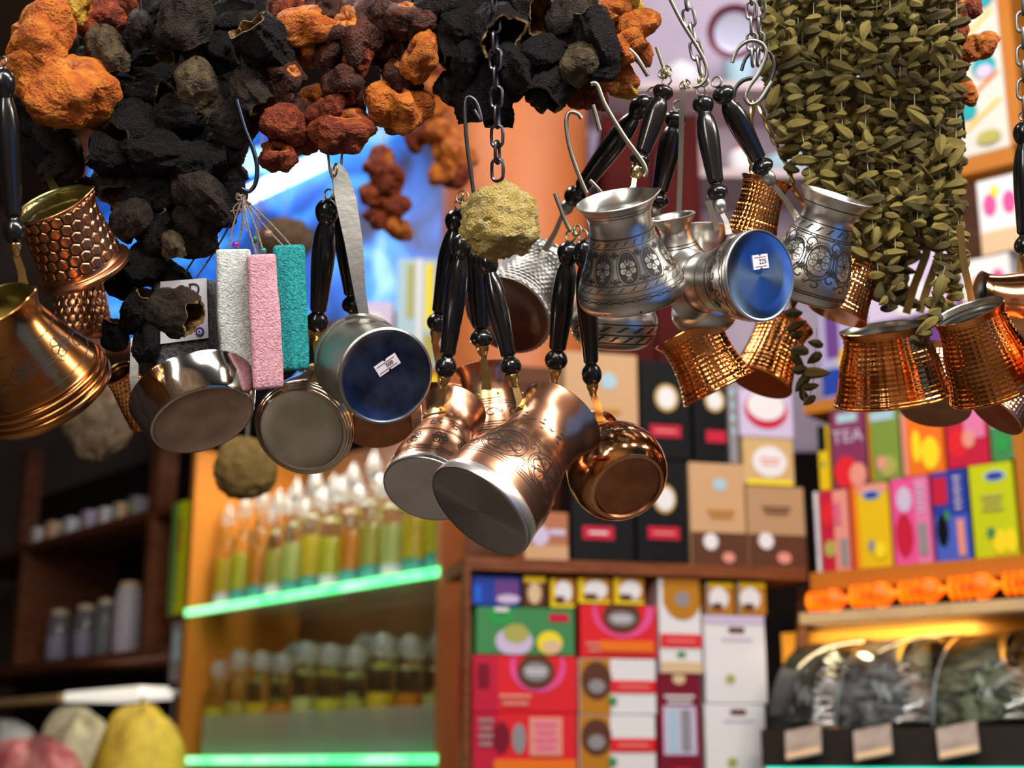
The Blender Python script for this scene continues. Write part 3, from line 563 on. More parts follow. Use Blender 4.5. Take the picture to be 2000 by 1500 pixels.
heap('spice_sack', 'bright yellow sack beside the grey pack', 228, 322, 1362, (.62, .45, .04), (.40, .26, .03), .24, .24)
sl = root('sack_ledge', UL.M(UL.sz(160, 1500)[0], 0), 'dark low ledge that carries the lumpy sacks', 'ledge')
bar(UL, d0, d1, zLg - .2, zLg, .60, .0, 'ledge_board', WOODD, sl)

# ------------------------------------------------------------------ upper background
# curved orange column
colp = P(1005, 300, 2.95)
o = root('orange_column', Matrix.Translation((colp.x, colp.y, 0)), 'smooth orange painted column behind the hanging chain', 'column')
MB().lathe([(.15, 0), (.15, 3.62)], 48).build('shaft', mat('orange_paint', (.58, .165, .045), .45, col2=(.50, .14, .04), nscale=3), o)
MB().lathe([(.165, 0), (.165, .12), (.15, .14)], 48).build('foot', WOODD, o)
pr_ = root('backing', UB.M(UB.sz(1290, 500)[0], 0, .02), 'dark red backing behind the black pot handles', 'backing')  # plain box with two front boards filling the dark red area
a0, a1, b0, b1 = UB.rect(1165, 310, 1345, 720)
bar(UB, a0, a1, 0, b1, .22, .02, 'body', mat('dark_red_wood', (.07, .008, .007), .8, col2=(.05, .006, .005), nscale=6, spec=.1), pr_)
bar(UB, a0 + .01, (a0 + a1) / 2 - .004, b0 - .8, b1 - .03, .23, .22, 'front_board', mat('dark_red_wood', (.12, .012, .010)), pr_)
bar(UB, (a0 + a1) / 2 + .004, a1 - .01, b0 - .8, b1 - .03, .23, .22, 'front_board', mat('dark_red_wood', (.12, .012, .010)), pr_)
# pale goods far behind (porcelain shelf)
gr = root('porcelain_shelf', UB.M(UB.sz(1500, 200)[0], 0, -.05), 'pale shelf of porcelain and packs far behind the handles', 'shelving')
e0, e1 = UB.sz(1145, 100)[0], UB.sz(1900, 100)[0]; zU1 = UB.sz(1400, 322)[1]; zU2 = UB.sz(1400, 150)[1]
PLIL = mat('lilac_wall', (.55, .45, .56), .7, col2=(.42, .34, .44), nscale=4)
bar(UB, e0, e1, zU1 - .6, zU2 + .5, -.22, -.24, 'back_panel', PLIL, gr)
for zz in (zU1, zU2): bar(UB, e0, e1, zz - .02, zz, -.02, -.22, 'shelf_board', mat('pale_shelf', (.60, .46, .46), .5), gr)
k = 0
for zz, hs in ((zU1, .15), (zU2, .18)):
    x = e0 + .06; kk = 0
    while x < e1 - .05:
        k += 1; kk += 1; r = .035 + .015 * ((k * 5) % 3); h = hs * (.55 + .15 * ((k * 7) % 4)); m = (WHITE, LILAC, mat('pinkish_glaze', (.62, .40, .38), .3), WHITE, PALEB)[k % 5]
        o = root('porcelain_jar', UB.M(x, zz + .003, -.12), ORD[kk - 1] + ' pale glazed jar from left on the ' + ('lower' if zz == zU1 else 'upper') + ' porcelain shelf far behind', 'jar', 'porcelain jars far behind')
        MB().lathe(csp([(.001, 0), (r * .7, .001), (r, h * .35), (r * .9, h * .7), (r * .5, h * .82)], 4), 18).build('jar_body', m, o)
        MB().lathe(spline([(r * .55, h * .82), (r * .5, h * .88), (r * .15, h * .93), (r * .12, h), (.001, h * 1.02)], 3), 16).build('lid', m if k % 3 else CRIMSON, o)
        x += 2 * r + .036
pl = P(1434, 62, 3.0)
o = root('porcelain_plate', frame(pl, (CAM - pl), Vector((1, 0, 0))), 'round pale blue plate with dark red rim', 'plate')
MB().lathe(csp([(.001, 0), (.035, .002), (.042, .006)], 4), 32).build('plate_centre', mat('plate_blue', (.62, .64, .85), .25), o)
MB().lathe(spline([(.042, .006), (.056, .012), (.055, .008), (.04, .001)], 4), 32).build('plate_rim', mat('plate_red', (.16, .02, .04), .3), o)

# glowing blue panel over the left cabinet, added in place of lit blue packs
def glow_panel_mat():
    m = bpy.data.materials.new('glowing_blue'); m.use_nodes = True; nt = m.node_tree; b = nt.nodes['Principled BSDF']; L = nt.links.new
    tc = nt.nodes.new('ShaderNodeTexCoord'); n = nt.nodes.new('ShaderNodeTexNoise'); n.inputs['Scale'].default_value = 5.5; n.inputs['Detail'].default_value = 2; n.inputs['Distortion'].default_value = 1.2
    L(tc.outputs['Object'], n.inputs['Vector']); r = nt.nodes.new('ShaderNodeValToRGB'); L(n.outputs[0], r.inputs[0]); e = r.color_ramp.elements
    e[0].position = .30; e[0].color = (.01, .02, .10, 1); e[1].position = .75; e[1].color = (.30, .62, .95, 1)
    q = e.new(.45); q.color = (.015, .11, .55, 1); q = e.new(.58); q.color = (.05, .30, .85, 1)
    L(r.outputs[0], b.inputs['Base Color']); L(r.outputs[0], b.inputs['Emission Color']); b.inputs['Emission Strength'].default_value = 0.8; b.inputs['Roughness'].default_value = .3
    return m
US = Unit((150, 430, 3.55), (900, 430, 3.25))
sg = root('added_blue_glow_panel', US.M(US.sz(520, 640)[0], US.sz(520, 640)[1]), 'glowing blue panel in place of lit packs behind the dried vegetables', 'backdrop')
h0, h1, v0, v1 = US.rect(165, 225, 905, 640)
bar(US, h0, h1, v0, v1, 0, -.04, 'glow_panel_face', glow_panel_mat(), sg)
bar(US, h0 - .03, h0, v0 - .03, v1 + .03, .01, -.05, 'frame_bar', WOODD, sg); bar(US, h0 - .03, h1, v0 - .03, v0, .01, -.05, 'frame_bar', WOODD, sg)  # frame bars made only for the added blue panel
bar(US, h0 - .03, h1, v1, v1 + .03, .01, -.05, 'frame_bar', WOODD, sg)
MB().tube([INV[sg.name] @ US.hit(470, 388, .03), INV[sg.name] @ US.hit(632, 312, .03)], .020, 12).build('glow_streak', mat('cold_glow', (.75, .92, 1.0), .4, emit=4.0), sg)  # glowing rods stand for bright streaks in the blue area
MB().tube([INV[sg.name] @ US.hit(480, 318, .03), INV[sg.name] @ US.hit(560, 300, .03)], .03, 12).build('glow_streak', mat('cold_glow2', (.35, .72, 1.0), .4, emit=1.2), sg)
sgr = root('added_panel_hanger', US.M(US.sz(520, 640)[0], US.sz(520, 640)[1]), 'added dark wooden hangers from which the blue panel hangs', 'post')
for px in (200, 860): s_ = US.sz(px, 640)[0]; bar(US, s_ - .02, s_ + .02, v1 + .031, 3.665, -.0, -.05, 'post', WOODD, sgr)
UP2 = Unit((600, 600, 2.85), (900, 600, 2.85))
pk = carton(UP2, 'wafer_box', 'pale blue box with yellow stripes beside the added glowing blue panel', 'box', 772, 505, 872, 720, PALEB, [('r', .28, .3, .14, .5, OLIVE), ('r', .66, .35, .16, .6, LEMON), ('r', .66, .85, .2, .3, OLIVE), ('r', .46, .5, .1, 1, WHITE)], D=.1)
carton(UP2, 'wafer_box', 'pinkish white pack left of the pale blue box', 'box', 690, 590, 768, 720, LILAC, [('o', .5, .4, .6, .5, WHITE)], D=.1)
carton(UP2, 'wafer_box', 'yellow and brown pack below the pale blue box', 'box', 800, 722, 905, 800, OCHRE, [('r', .5, .3, 1, .3, LEMON)], D=.1)
tp = root('pack_ledge', UP2.M(UP2.sz(790, 720)[0], 0, -.05), 'wooden ledge on top of the glass cabinet under the packs', 'ledge')
zz = UP2.sz(790, 722)[1]
bar(UP2, UP2.sz(680, 700)[0], UP2.sz(799, 700)[0], zz - .02, zz - .001, 0, -.12, 'ledge_board', WOODD, tp)
zz = UP2.sz(850, 801)[1]
bar(UP2, UP2.sz(680, 700)[0], UP2.sz(910, 700)[0], zz - .02, zz - .001, 0, -.12, 'ledge_board', WOODD, tp)

# ================================================================== hanging coffee pots
class Pot: pass
def pot(label, base, dirv, L, tilt, d, prof, m, lin=None, spout=0.0, sdir=(1, 0), disp=None, nseg=96, steel=None, steel_t=0.0, base_m=None, foot=0.0,
        name='coffee_pot', cat='coffee pot', group=None, recess=0.0, ns=7):
    """base px, image direction of the axis (base to rim), true length in px at depth d, tilt>0: rim leans to the camera"""
    s = d / F; t = math.radians(tilt); dv = Vector((dirv[0], dirv[1])).normalized()
    ax = img(dv.x, dv.y) * math.cos(t) - FW * math.sin(t)
    B0 = P(base[0], base[1], d); M = frame(B0, ax, img(sdir[0], sdir[1]))
    o = root(name, M, label, cat, group)
    p = Pot(); p.o = o; p.M = M; p.s = s; p.L = L * s; p.INV = INV[o.name]; p.d = d; p.tex = None
    pr = spline([(r * s, tt * L * s) for tt, r in prof], ns); pr = [(r, max(z, 0)) for r, z in pr]; H = L * s; th = 3.2 * s
    p.pr = pr
    def sp(a, r, z):
        if not spout: return r, z
        aa = (a + PI) % (2 * PI) - PI; k = math.exp(-(aa / .24) ** 2); q = max(0, (z / H - .72) / .28); q = q * q
        return r + spout * s * k * q, z + spout * s * .35 * k * q
    def dp(a, r, z, t_):
        if disp: r = r + disp(a, z / H) * s
        return sp(a, r, z)
    lip = pr[-1]
    if steel is not None:
        out = [q for q in pr if q[1] >= steel_t * H]
        st = [q for q in pr if q[1] < steel_t * H] + [out[0]]
        b = MB().lathe([(max(1e-5, q), 0) for q in (1e-5, .25 * pr[0][0], .6 * pr[0][0], .97 * pr[0][0])] + st, nseg); b.build('base', steel, o)
    else:
        out = list(pr)
    if base_m is not None:
        R = pr[0][0]; rc = recess * s
        MB().lathe([(1e-5, rc), (.3 * R, rc), (.65 * R, rc), (.94 * R, rc), (.965 * R, rc * .5), (.985 * R, 0)], nseg).build('base', base_m, o)
        out = [(.985 * R, 0)] + out
    elif steel is None:
        out = [(1e-5, 0), (.3 * pr[0][0], 0), (.97 * pr[0][0], 0)] + out
    body = MB().lathe(out + [(lip[0] + .4 * s, lip[1] + 1.2 * s), (lip[0] - .8 * s, lip[1] + 2.2 * s)], nseg, None, dp)
    p.body = body.build('pot_body', m, o)
    inn = [(q[0] - th, q[1]) for q in pr if q[1] > th * 1.6]
    MB().lathe([(1e-5, th * 1.5), (inn[0][0] * .9, th * 1.5)] + inn + [(lip[0] - .8 * s, lip[1] + 2.2 * s)], 64, None, (lambda a, r, z, t_: sp(a, r - (disp(a, z / H) * s * .5 if disp else 0), z))).build('lining', lin or TINLIN, o)
    return p
def rad(p, t):
    z = t * p.L
    for (r0, z0), (r1, z1) in zip(p.pr, p.pr[1:]):
        if z0 <= z <= z1 and z1 > z0: return r0 + (r1 - r0) * (z - z0) / (z1 - z0)
    return p.pr[-1][0]
def surf(p, a, t, e=0.0):
    r = rad(p, t) + e; return Vector((r * math.cos(a), r * math.sin(a), t * p.L))
def surfn(p, a, t):
    dr = (rad(p, min(1, t + .01)) - rad(p, max(0, t - .01))) / (.02 * p.L); return Vector((math.cos(a), math.sin(a), -dr)).normalized()
def face_angle(p, px, py):
    """angle on the pot that faces the given pixel direction from its axis"""
    v = p.INV.to_3x3() @ img(px, py, -1.0); return math.atan2(v.y, v.x)
class Eng:
    def __init__(s, p): s.p = p; s.mb = MB(); s.top = MB()
    def line(s, pts, w=1.1, e=.18):
        p = s.p; w *= p.s * 1.75; e += .2; ps = [surf(p, a, t, e * p.s) for a, t in pts]; k = len(ps); vs = []; fs = []
        for j in range(k):
            T = (ps[min(j + 1, k - 1)] - ps[max(j - 1, 0)])
            if T.length < 1e-9: T = Vector((0, 0, 1))
            T.normalize(); b = surfn(p, *pts[j]).cross(T) * (w / 2) * (.55 if j in (0, k - 1) and k > 2 else 1); vs += [ps[j] - b, ps[j] + b]
        for j in range(k - 1): fs.append((2 * j, 2 * j + 1, 2 * j + 3, 2 * j + 2))
        s.mb.add(vs, fs)
    def fill(s, c, pts, e=.14, top=False):
        p = s.p; e += .2; (s.top if top else s.mb).add([surf(p, *c, e * p.s)] + [surf(p, a, t, e * p.s) for a, t in pts], [(0, i + 1, (i + 1) % len(pts) + 1) for i in range(len(pts))])
    def ring(s, t, w=1.0, n=72): s.line([(2 * PI * i / n, t) for i in range(n + 1)], w)
    def wave(s, t, amp, nw, w=1.0, ph=0.0, n=180): s.line([(2 * PI * i / n, t + amp * math.sin(nw * 2 * PI * i / n + ph)) for i in range(n + 1)], w)
    def dashes(s, t, nd, sl=.02, ln=.6, w=1.3):
        for i in range(nd):
            a = 2 * PI * i / nd; da = 2 * PI / nd * ln
            s.line([(a, t - sl), (a + da * .35, t - sl * .6), (a + da * .65, t + sl * .6), (a + da, t + sl)], w)
    def flower(s, a0, t0, ra, rt, n=6, w=1.0, rot=0.0, filled=False):
        for k in range(n):
            q = rot + 2 * PI * k / n; ca, ct = a0 + ra * .58 * math.cos(q), t0 + rt * .58 * math.sin(q)
            pts = [(ca + ra * .36 * math.cos(h) * 1.0, ct + rt * .36 * math.sin(h)) for h in [2 * PI * i / 14 for i in range(15)]]
            if filled: s.fill((ca, ct), pts[:-1], .30, True)
            s.line(pts, w, .36)
            s.line([(a0 + ra * .45 * math.cos(q), t0 + rt * .45 * math.sin(q)), (a0 + ra * .68 * math.cos(q + .12), t0 + rt * .68 * math.sin(q + .12))], w, .36)
        s.fill((a0, t0), [(a0 + ra * .2 * math.cos(h), t0 + rt * .2 * math.sin(h)) for h in [2 * PI * i / 12 for i in range(12)]], .42)
    def eye(s, a0, t0, ra, rt, fl=True):
        n = 14; rgt = [(a0 + ra * math.cos(PI / 2 * (2 * i / n - 1)) ** .8, t0 + rt * math.sin(PI / 2 * (2 * i / n - 1))) for i in range(n + 1)]
        lft = [(2 * a0 - a, t) for a, t in reversed(rgt)]; loop = rgt + lft[1:-1]
        s.fill((a0, t0), loop, .16); s.line([(a0 + (a - a0) * 1.16, t0 + (t - t0) * 1.10) for a, t in loop + loop[:1]], 1.0)
        if fl:
            s.flower(a0, t0, ra * .95, rt * .62, 6, .9, PI / 6, True)
            for sg in (-1, 1):
                for da in (-.32, 0, .32):
                    s.fill((a0 + da * ra * .5, t0 + sg * rt * .72), [(a0 + da * ra * .2 - ra * .06, t0 + sg * rt * .55), (a0 + da * ra, t0 + sg * rt * .86), (a0 + da * ra * .2 + ra * .06, t0 + sg * rt * .55)], .30, True)
    def hatch(s, a0, t0, ra, rt, n=5):
        for i in range(-n, n + 1):
            f = i / n
            s.line([(a0 + ra * (f - .4), t0 - rt * (1 - abs(f))), (a0 + ra * (f + .4), t0 + rt * (1 - abs(f)))], .9); s.line([(a0 + ra * (f + .4), t0 - rt * (1 - abs(f))), (a0 + ra * (f - .4), t0 + rt * (1 - abs(f)))], .9)
    def scroll(s, a0, t0, ra, rt, w=1.1, flip=1):
        s.line([(a0 + flip * ra * (1 - q) * math.cos(q * 7.5), t0 + rt * (1 - q) * math.sin(q * 7.5)) for q in [i / 26 for i in range(24)]], w)
        for k in range(3):
            q = k * .9; s.line([(a0 + flip * ra * math.cos(q), t0 + rt * math.sin(q)), (a0 + flip * ra * 1.35 * math.cos(q + .25), t0 + rt * 1.35 * math.sin(q + .25)), (a0 + flip * ra * 1.2 * math.cos(q + .55), t0 + rt * 1.2 * math.sin(q + .55))], w)
    def build(s, m=None, mt=None):
        if s.mb.f: s.mb.build('engraving', m or ENGR, s.p.o)
        if s.top.f: s.top.build('chased_petals', mt or PALE, s.p.o)

HP = [(0, 0), (.008, 7), (.035, 12.5), (.075, 14.5), (.115, 12.5), (.145, 8), (.158, 8), (.172, 10.5), (.22, 11), (.35, 12.5), (.5, 14.2), (.64, 14.6), (.75, 12.5), (.81, 9.5), (.825, 9), (.84, 11), (.88, 14), (.92, 14.5), (.96, 12), (.99, 6), (1, 0)]
def handle(p, top, bot, att, metal=BRASS, wood=BLACK, ferr='cup', d_top=None, d_bot=None, d_att=None, k=1.0, ring=True, bow=0.0, plate=True):
    d = p.d; dt = d_top or d; db = d_bot or d; da = d_att or db; s = p.s
    I = p.INV; A = I @ P(*bot, db); Bv = I @ P(*top, dt); C = I @ P(*att, da); ax = Bv - A; Lh = ax.length
    M = frame(A, ax, Vector((1, 0.3, .2)))
    sd = (M.to_3x3() @ Vector((1, 0, 0)))
    h = MB().lathe(spline([(max(1e-5, r * s * k * 1.5), t * Lh) for t, r in HP], 3), 20, M,
                   (lambda a, r, z, t: (r, z)))
    if bow:
        u = ax.normalized(); vv = I.to_3x3() @ img(1, 0); vv = (vv - u * vv.dot(u)).normalized()
        for v in h.v:
            t = (v - A).dot(u) / Lh; v += vv * (bow * s * math.sin(PI * max(0, min(1, t))))
    hd = h.build('handle', wood, p.o)
    f = MB(); u = ax.normalized()
    if ferr == 'cup': f.lathe(spline([(7 * s, -22 * s), (8 * s, -14 * s), (11.5 * s, -6 * s), (12 * s, 3 * s), (9 * s, 4 * s)], 3), 16, M)
    else: f.lathe(spline([(5 * s, -26 * s), (10 * s, -22 * s), (14 * s, -12 * s), (12 * s, -1 * s), (7 * s, 4 * s)], 3), 16, M)
    f.build('ferrule', metal, p.o)
    vw = I.to_3x3() @ (-FW); A2 = A - u * 20 * s
    mid = (A2 + C) / 2 + (A2 - C).cross(vw).normalized() * (3 * s)
    MB().ribbon([A2, (A2 * 2 + mid) / 3, mid, (mid + C) / 2, C], ([6 * s, 7 * s, 7.5 * s, 8 * s, 10 * s] if ferr == 'cup' else [4 * s, 4.5 * s, 5 * s, 5.5 * s, 7 * s]), vw, 2.2 * s).build('tang', metal, p.o)
    if plate:
        a = math.atan2(C.y, C.x); t = max(.05, min(.97, C.z / p.L)); pl = MB()
        pl.ribbon([surf(p, a + q, t, 1.6 * s) for q in (-.5, -.3, -.1, .1, .3, .5)], [5 * s, 8 * s, 9 * s, 9 * s, 8 * s, 5 * s], surfn(p, a, t), 1.4 * s)
        for q in (-.34, .34): pl.ball(surf(p, a + q, t, 3 * s), 3 * s, 6)
        pl.build('bracket', metal, p.o)
    if ring:
        MB().torus(Bv + u * 9 * s, (I.to_3x3() @ img(.5, .1, .8)), 10 * s, 2.0 * s).build('hanging_ring', WIRE, p.o)
    return hd
def sticker(p, px, py, w, h, rot, txt, tilt_d=0.0):
    """paper price tag lying on the flat base (local z = 0, facing -z)"""
    r = P(px, py, 1) - CAM; n = p.M.to_3x3() @ Vector((0, 0, 1)); o = p.M.translation
    hit = CAM + r * ((o - CAM).dot(n) / r.dot(n)); c = p.INV @ hit
    x = p.INV.to_3x3() @ img(math.cos(rot), math.sin(rot)); x.z = 0; x.normalize(); z = Vector((0, 0, -1)); y = z.cross(x); s = p.s
    e = .0006 + p.rc
    def q(a, b, k): return c + x * (a * s) + y * (b * s) + z * (k) + Vector((0, 0, p.rc))
    hw, hh = w / 2, h / 2; nt = 3
    out = [(-hw, -hh), (-3, -hh), (-2, -hh + nt), (2, -hh + nt), (3, -hh), (hw, -hh), (hw, hh), (3, hh), (2, hh - nt), (-2, hh - nt), (-3, hh), (-hw, hh)]
    n_ = len(out); vs = [q(a, b, .0002) for a, b in out] + [q(a, b, .0005) for a, b in out]
    st = MB().add(vs, [tuple(range(n_ - 1, -1, -1)), tuple(range(n_, 2 * n_))] + [(i, (i + 1) % n_, n_ + (i + 1) % n_, n_ + i) for i in range(n_)]).build('price_sticker', STICK, p.o, smooth=False)
    ln = MB()
    for b in (-hh + 5, hh - 5): ln.add([q(-hw + 4, b - .6, .0007), q(hw - 5, b - .6, .0007), q(hw - 5, b + .6, .0007), q(-hw + 4, b + .6, .0007)], [(0, 1, 2, 3)])
    ln.build('printed_line', REDINK, st, smooth=False)
    Mt = Matrix(((x.x, y.x, z.x, 0), (x.y, y.y, z.y, 0), (x.z, y.z, z.z, 0), (0, 0, 0, 1))); Mt.translation = q(5, 0, .0007)
    text(st, txt, h * .48 * s, Mt, INK, 'price_digits', .00005)
def hammer(nr, na, amp):
    def f(a, t):
        row = t * nr; k = math.floor(row); u = (a / (2 * PI) * na + .5 * (k % 2)) % 1.0 - .5; v = row - k - .5
        return -amp * max(0.0, 1 - (u * u + v * v) * 4.2) ** 1.0
    return f
def flutes(nr, na, amp):
    def f(a, t):
        u = abs(((a / (2 * PI) * na) % 1.0) - .5); v = abs((t * nr) % 1.0 - .5)
        return -amp * (1 - 4 * u * u) * .6 - amp * (1 - 4 * v * v) * .8 if .04 < t < .93 else 0
    return f
def honeycomb(nr, na, amp, t0, t1):
    def f(a, t):
        if t < t0 or t > t1: return 0
        y = (t - t0) / (t1 - t0) * nr; x = a / (2 * PI) * na; best = 9; sec = 9
        for r in (math.floor(y) - 1, math.floor(y), math.floor(y) + 1):
            off = .5 * (r % 2)
            for c in (math.floor(x - off) - 1, math.floor(x - off), math.floor(x - off) + 1, math.floor(x - off) + 2):
                dd = math.hypot(x - c - off - 0, (y - r - .5) * .9)
                if dd < best: sec = best; best = dd
                elif dd < sec: sec = dd
        e = min(1, (sec - best) / .38); return amp * (1 - (1 - e) ** 2) - amp * .3
    return f

# ------------------------------------------------------------------ silver pots (right of centre)
R1 = pot('silver pot with flower medallions and pouring lip, rim toward viewer', (1237, 588), (-40, -192), 205, 21, .885,
         [(0, 88), (.02, 99), (.08, 105), (.16, 104), (.28, 96), (.45, 80), (.62, 66), (.76, 60), (.86, 61), (.94, 68), (1, 77)], SILVER, spout=10, sdir=(1, -.22)); R1.rc = 0
fa = face_angle(R1, 0, 0); e = Eng(R1)
for k in range(10): e.eye(fa + (k - .15) * 2 * PI / 10, .455, .23, .135)
for k in range(10):
    for tt in (.345, .57): e.hatch(fa + (k + .35) * 2 * PI / 10, tt, .10, .035, 3)
for t in (.305, .315, .625, .70, .71, .20, .245, .90, .93): e.ring(t, .8)
e.dashes(.275, 26, .017); e.dashes(.662, 22, .02); e.wave(.175, .008, 26, 1.1); e.wave(.165, .008, 26, 1.1, PI)
for k in range(9): e.line([(fa + k * .7, .04), (fa + k * .7, .06)], 2)
e.build()
handle(R1, (1300, 165), (1246, 325), (1228, 385), GOLD, BLACKB, 'ball', d_top=.93, d_bot=.925, d_att=.915, plate=False)

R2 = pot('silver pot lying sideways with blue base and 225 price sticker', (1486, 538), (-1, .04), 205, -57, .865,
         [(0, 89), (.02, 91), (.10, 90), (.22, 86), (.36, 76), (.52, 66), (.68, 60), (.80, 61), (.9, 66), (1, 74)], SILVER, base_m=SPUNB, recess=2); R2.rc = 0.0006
e = Eng(R2); fa = face_angle(R2, 0, -1)
for t in (.06, .40, .42, .62, .8, .82): e.ring(t, 1.0)
for k in range(14): e.scroll(k * 2 * PI / 14, .17 + .05 * (k % 2), .17, .06, 1.5, 1 if k % 2 else -1); e.flower(k * 2 * PI / 14 + .2, .28, .15, .05, 5, 1.2)
e.wave(.34, .012, 20, 1.4); e.wave(.10, .01, 24, 1.4); e.build()
handle(R2, (1370, 185), (1404, 392), (1424, 458), TIN, BLACKB, 'ball', d_top=.90, d_bot=.89, d_att=.885, plate=False)
sticker(R2, 1486, 511, 40, 28, -.14, '225')

R3 = pot('silver pot with scroll engraving and flared lip, at the okra bunch', (1562, 580), (58, -192), 205, 15, .925,
         [(0, 72), (.03, 80), (.12, 84), (.30, 80), (.48, 69), (.66, 56), (.8, 50), (.9, 55), (1, 68)], SILVER, spout=6, sdir=(1, .42)); R3.rc = 0
e = Eng(R3); fa = face_angle(R3, 0, 0)
for k in range(8):
    a = fa + k * 2 * PI / 8; e.eye(a, .42, .33, .15, True); e.hatch(a + PI / 8, .50, .12, .04, 4); e.hatch(a + PI / 8, .34, .12, .04, 4); e.scroll(a + PI / 8, .27, .22, .07, 1.6); e.scroll(a, .2, .2, .05, 1.6, -1); e.scroll(a + PI / 8, .56, .2, .06, 1.6)
for t in (.10, .12, .62, .64, .74, .9): e.ring(t, 1.2)
e.dashes(.69, 16, .025, .6, 1.8); e.build()
handle(R3, (1404, 168), (1496, 338), (1558, 428), TIN, BLACK, 'ball', d_top=.90, d_bot=.915, d_att=.92, plate=False)

R4a = pot('small silver pot with flared rim behind the flower pot', (1338, 560), (-26, -128), 140, 14, .995, [(0, 46), (.1, 58), (.3, 58), (.55, 40), (.75, 30), (.88, 33), (1, 43)], SILVER); R4a.rc = 0
e = Eng(R4a)
for k in range(10): e.scroll(k * 2 * PI / 10, .4, .24, .09, 1.5)
e.ring(.62, 1.2); e.ring(.58, 1.2); e.build()
sI = R4a.INV; MB().ribbon([sI @ P(1333, 168, 1.0), sI @ P(1331, 250, 1.0), sI @ P(1328, 350, 1.0), sI @ P(1325, 436, 1.0)], [5 * R4a.s] * 4, sI.to_3x3() @ -FW, 2 * R4a.s).build('strap_handle', WIRE, R4a.o)
R4b = pot('rounded silver pot hanging below the blue-based pot', (1374, 648), (6, -195), 205, -8, 1.01, [(0, 34), (.04, 50), (.14, 62), (.35, 58), (.6, 40), (.8, 38), (.92, 44), (1, 52)], SILVER, lin=TINLIN); R4b.rc = 0
sI = R4b.INV; MB().ribbon([sI @ P(1383, 392, 1.0), sI @ P(1392, 420, 1.0), sI @ P(1402, 450, 1.0)], [6 * R4b.s] * 3, sI.to_3x3() @ -FW, 2 * R4b.s).build('strap_handle', TIN, R4b.o)

C5 = pot('hammered silver pot with dull steel base behind the sponge', (990, 616), (62, -92), 165, -47, 1.05, [(0, 88), (.03, 92), (.08, 90), (.3, 86), (.7, 78), (.9, 78), (1, 84)], SILVER, base_m=GREYB, recess=2, disp=hammer(16, 46, 1.6), nseg=184, ns=12)
handle(C5, (1268, 188), (1112, 398), (1062, 492), TIN, BLACK, 'ball', d_top=1.0, d_bot=1.06, d_att=1.07, plate=False)
C6 = pot('round silver engraved pot hidden beneath the flower pot', (1196, 682), (8, -150), 160, 6, 1.03, [(0, 40), (.04, 60), (.16, 80), (.4, 84), (.65, 62), (.82, 48), (1, 56)], SILVER); e = Eng(C6)
for t in (.1, .2, .33): e.ring(t, 1.6)
e.dashes(.15, 18, .03, .7, 2.4); e.dashes(.27, 16, .03, .7, 2.4); e.build()
handle(C6, (1322, 215), (1282, 405), (1250, 560), TIN, BLACK, 'ball', d_top=1.02, d_bot=1.03, d_att=1.03, plate=False)

# ------------------------------------------------------------------ copper pots of the centre bunch
C3 = pot('large brushed copper pot with steel base and engraved rosettes, lowest in bunch', (936, 1000), (170, -186), 292, -33, .86,
         [(0, 112), (.008, 116), (.05, 116), (.095, 114), (.12, 113), (.3, 109), (.48, 95), (.62, 82), (.74, 78), (.85, 82), (.95, 91), (1, 95)], COPPER, steel=SPUN, steel_t=.095, lin=COPPER); C3.rc = 0
e = Eng(C3); fa = face_angle(C3, .35, .25)
for t in (.20, .22, .24, .53, .55): e.ring(t, 1.0)
for k in range(6):
    a = fa + k * 2 * PI / 6; n = 26
    e.line([(a + .47 * math.cos(2 * PI * i / n), .375 + .135 * math.sin(2 * PI * i / n)) for i in range(n + 1)], 1.3); e.line([(a + .43 * math.cos(2 * PI * i / n), .375 + .123 * math.sin(2 * PI * i / n)) for i in range(n + 1)], .9)
    e.flower(a, .375, .40, .112, 6, 1.3)
    for q in range(6):
        h = q * PI / 3 + PI / 6; e.hatch(a + .36 * math.cos(h), .375 + .1 * math.sin(h), .05, .012, 2)
    e.scroll(a + PI / 6, .46, .13, .045, 1.2); e.scroll(a + PI / 6, .28, .13, .045, 1.2, -1)
for k in range(22):
    a = fa + k * 2 * PI / 22; e.line([(a, .685 + .01 * (k % 3)), (a + .10, .69 + .008 * (k % 2)), (a + .17, .70)], 2.0); 
    if k % 2: e.line([(a + .04, .73), (a + .12, .735)], 1.7); e.line([(a + .1, .655), (a + .2, .66)], 1.4)
e.build(ENGC)
handle(C3, (948, 492), (1002, 735), (1018, 815), BRASS, BLACK, d_top=.915, d_bot=.905, d_att=.90)

C1 = pot('copper pot with pale spun base facing viewer, left of the large pot', (832, 957), (46, -150), 232, -47, .935,
         [(0, 84), (.01, 87), (.05, 87), (.09, 85), (.3, 80), (.5, 68), (.68, 56), (.8, 56), (.92, 63), (1, 69)], COPPER, steel=SPUN, steel_t=.085, lin=COPPER)
e = Eng(C1)
for t in (.14, .16, .18, .42, .44, .62): e.ring(t, .9)
for k in range(9): e.flower(k * 2 * PI / 9, .31, .22, .085, 6, 1.1); e.scroll(k * 2 * PI / 9 + .35, .53, .2, .05, 1.1)
e.build(ENGC)
handle(C1, (906, 455), (868, 738), (852, 812), BRASS, BLACK, d_top=.95, d_bot=.965, d_att=.97)
C2 = pot('copper pot with flared rim behind the large pot, upright', (968, 880), (-16, -150), 165, -14, 1.035, [(0, 66), (.05, 69), (.12, 68), (.35, 62), (.6, 54), (.75, 52), (.9, 57), (1, 64)], COPPER, steel=SPUN, steel_t=.10, lin=COPPER_D)
e = Eng(C2)
for t in (.18, .21, .24, .27, .5, .53): e.ring(t, 1.1)
for k in range(8): e.scroll(k * 2 * PI / 8, .38, .28, .07, 1.4)
e.build(ENGC)
handle(C2, (925, 445), (942, 678), (950, 760), BRASS, BLACK, d_top=.975, d_bot=.985, d_att=1.01)
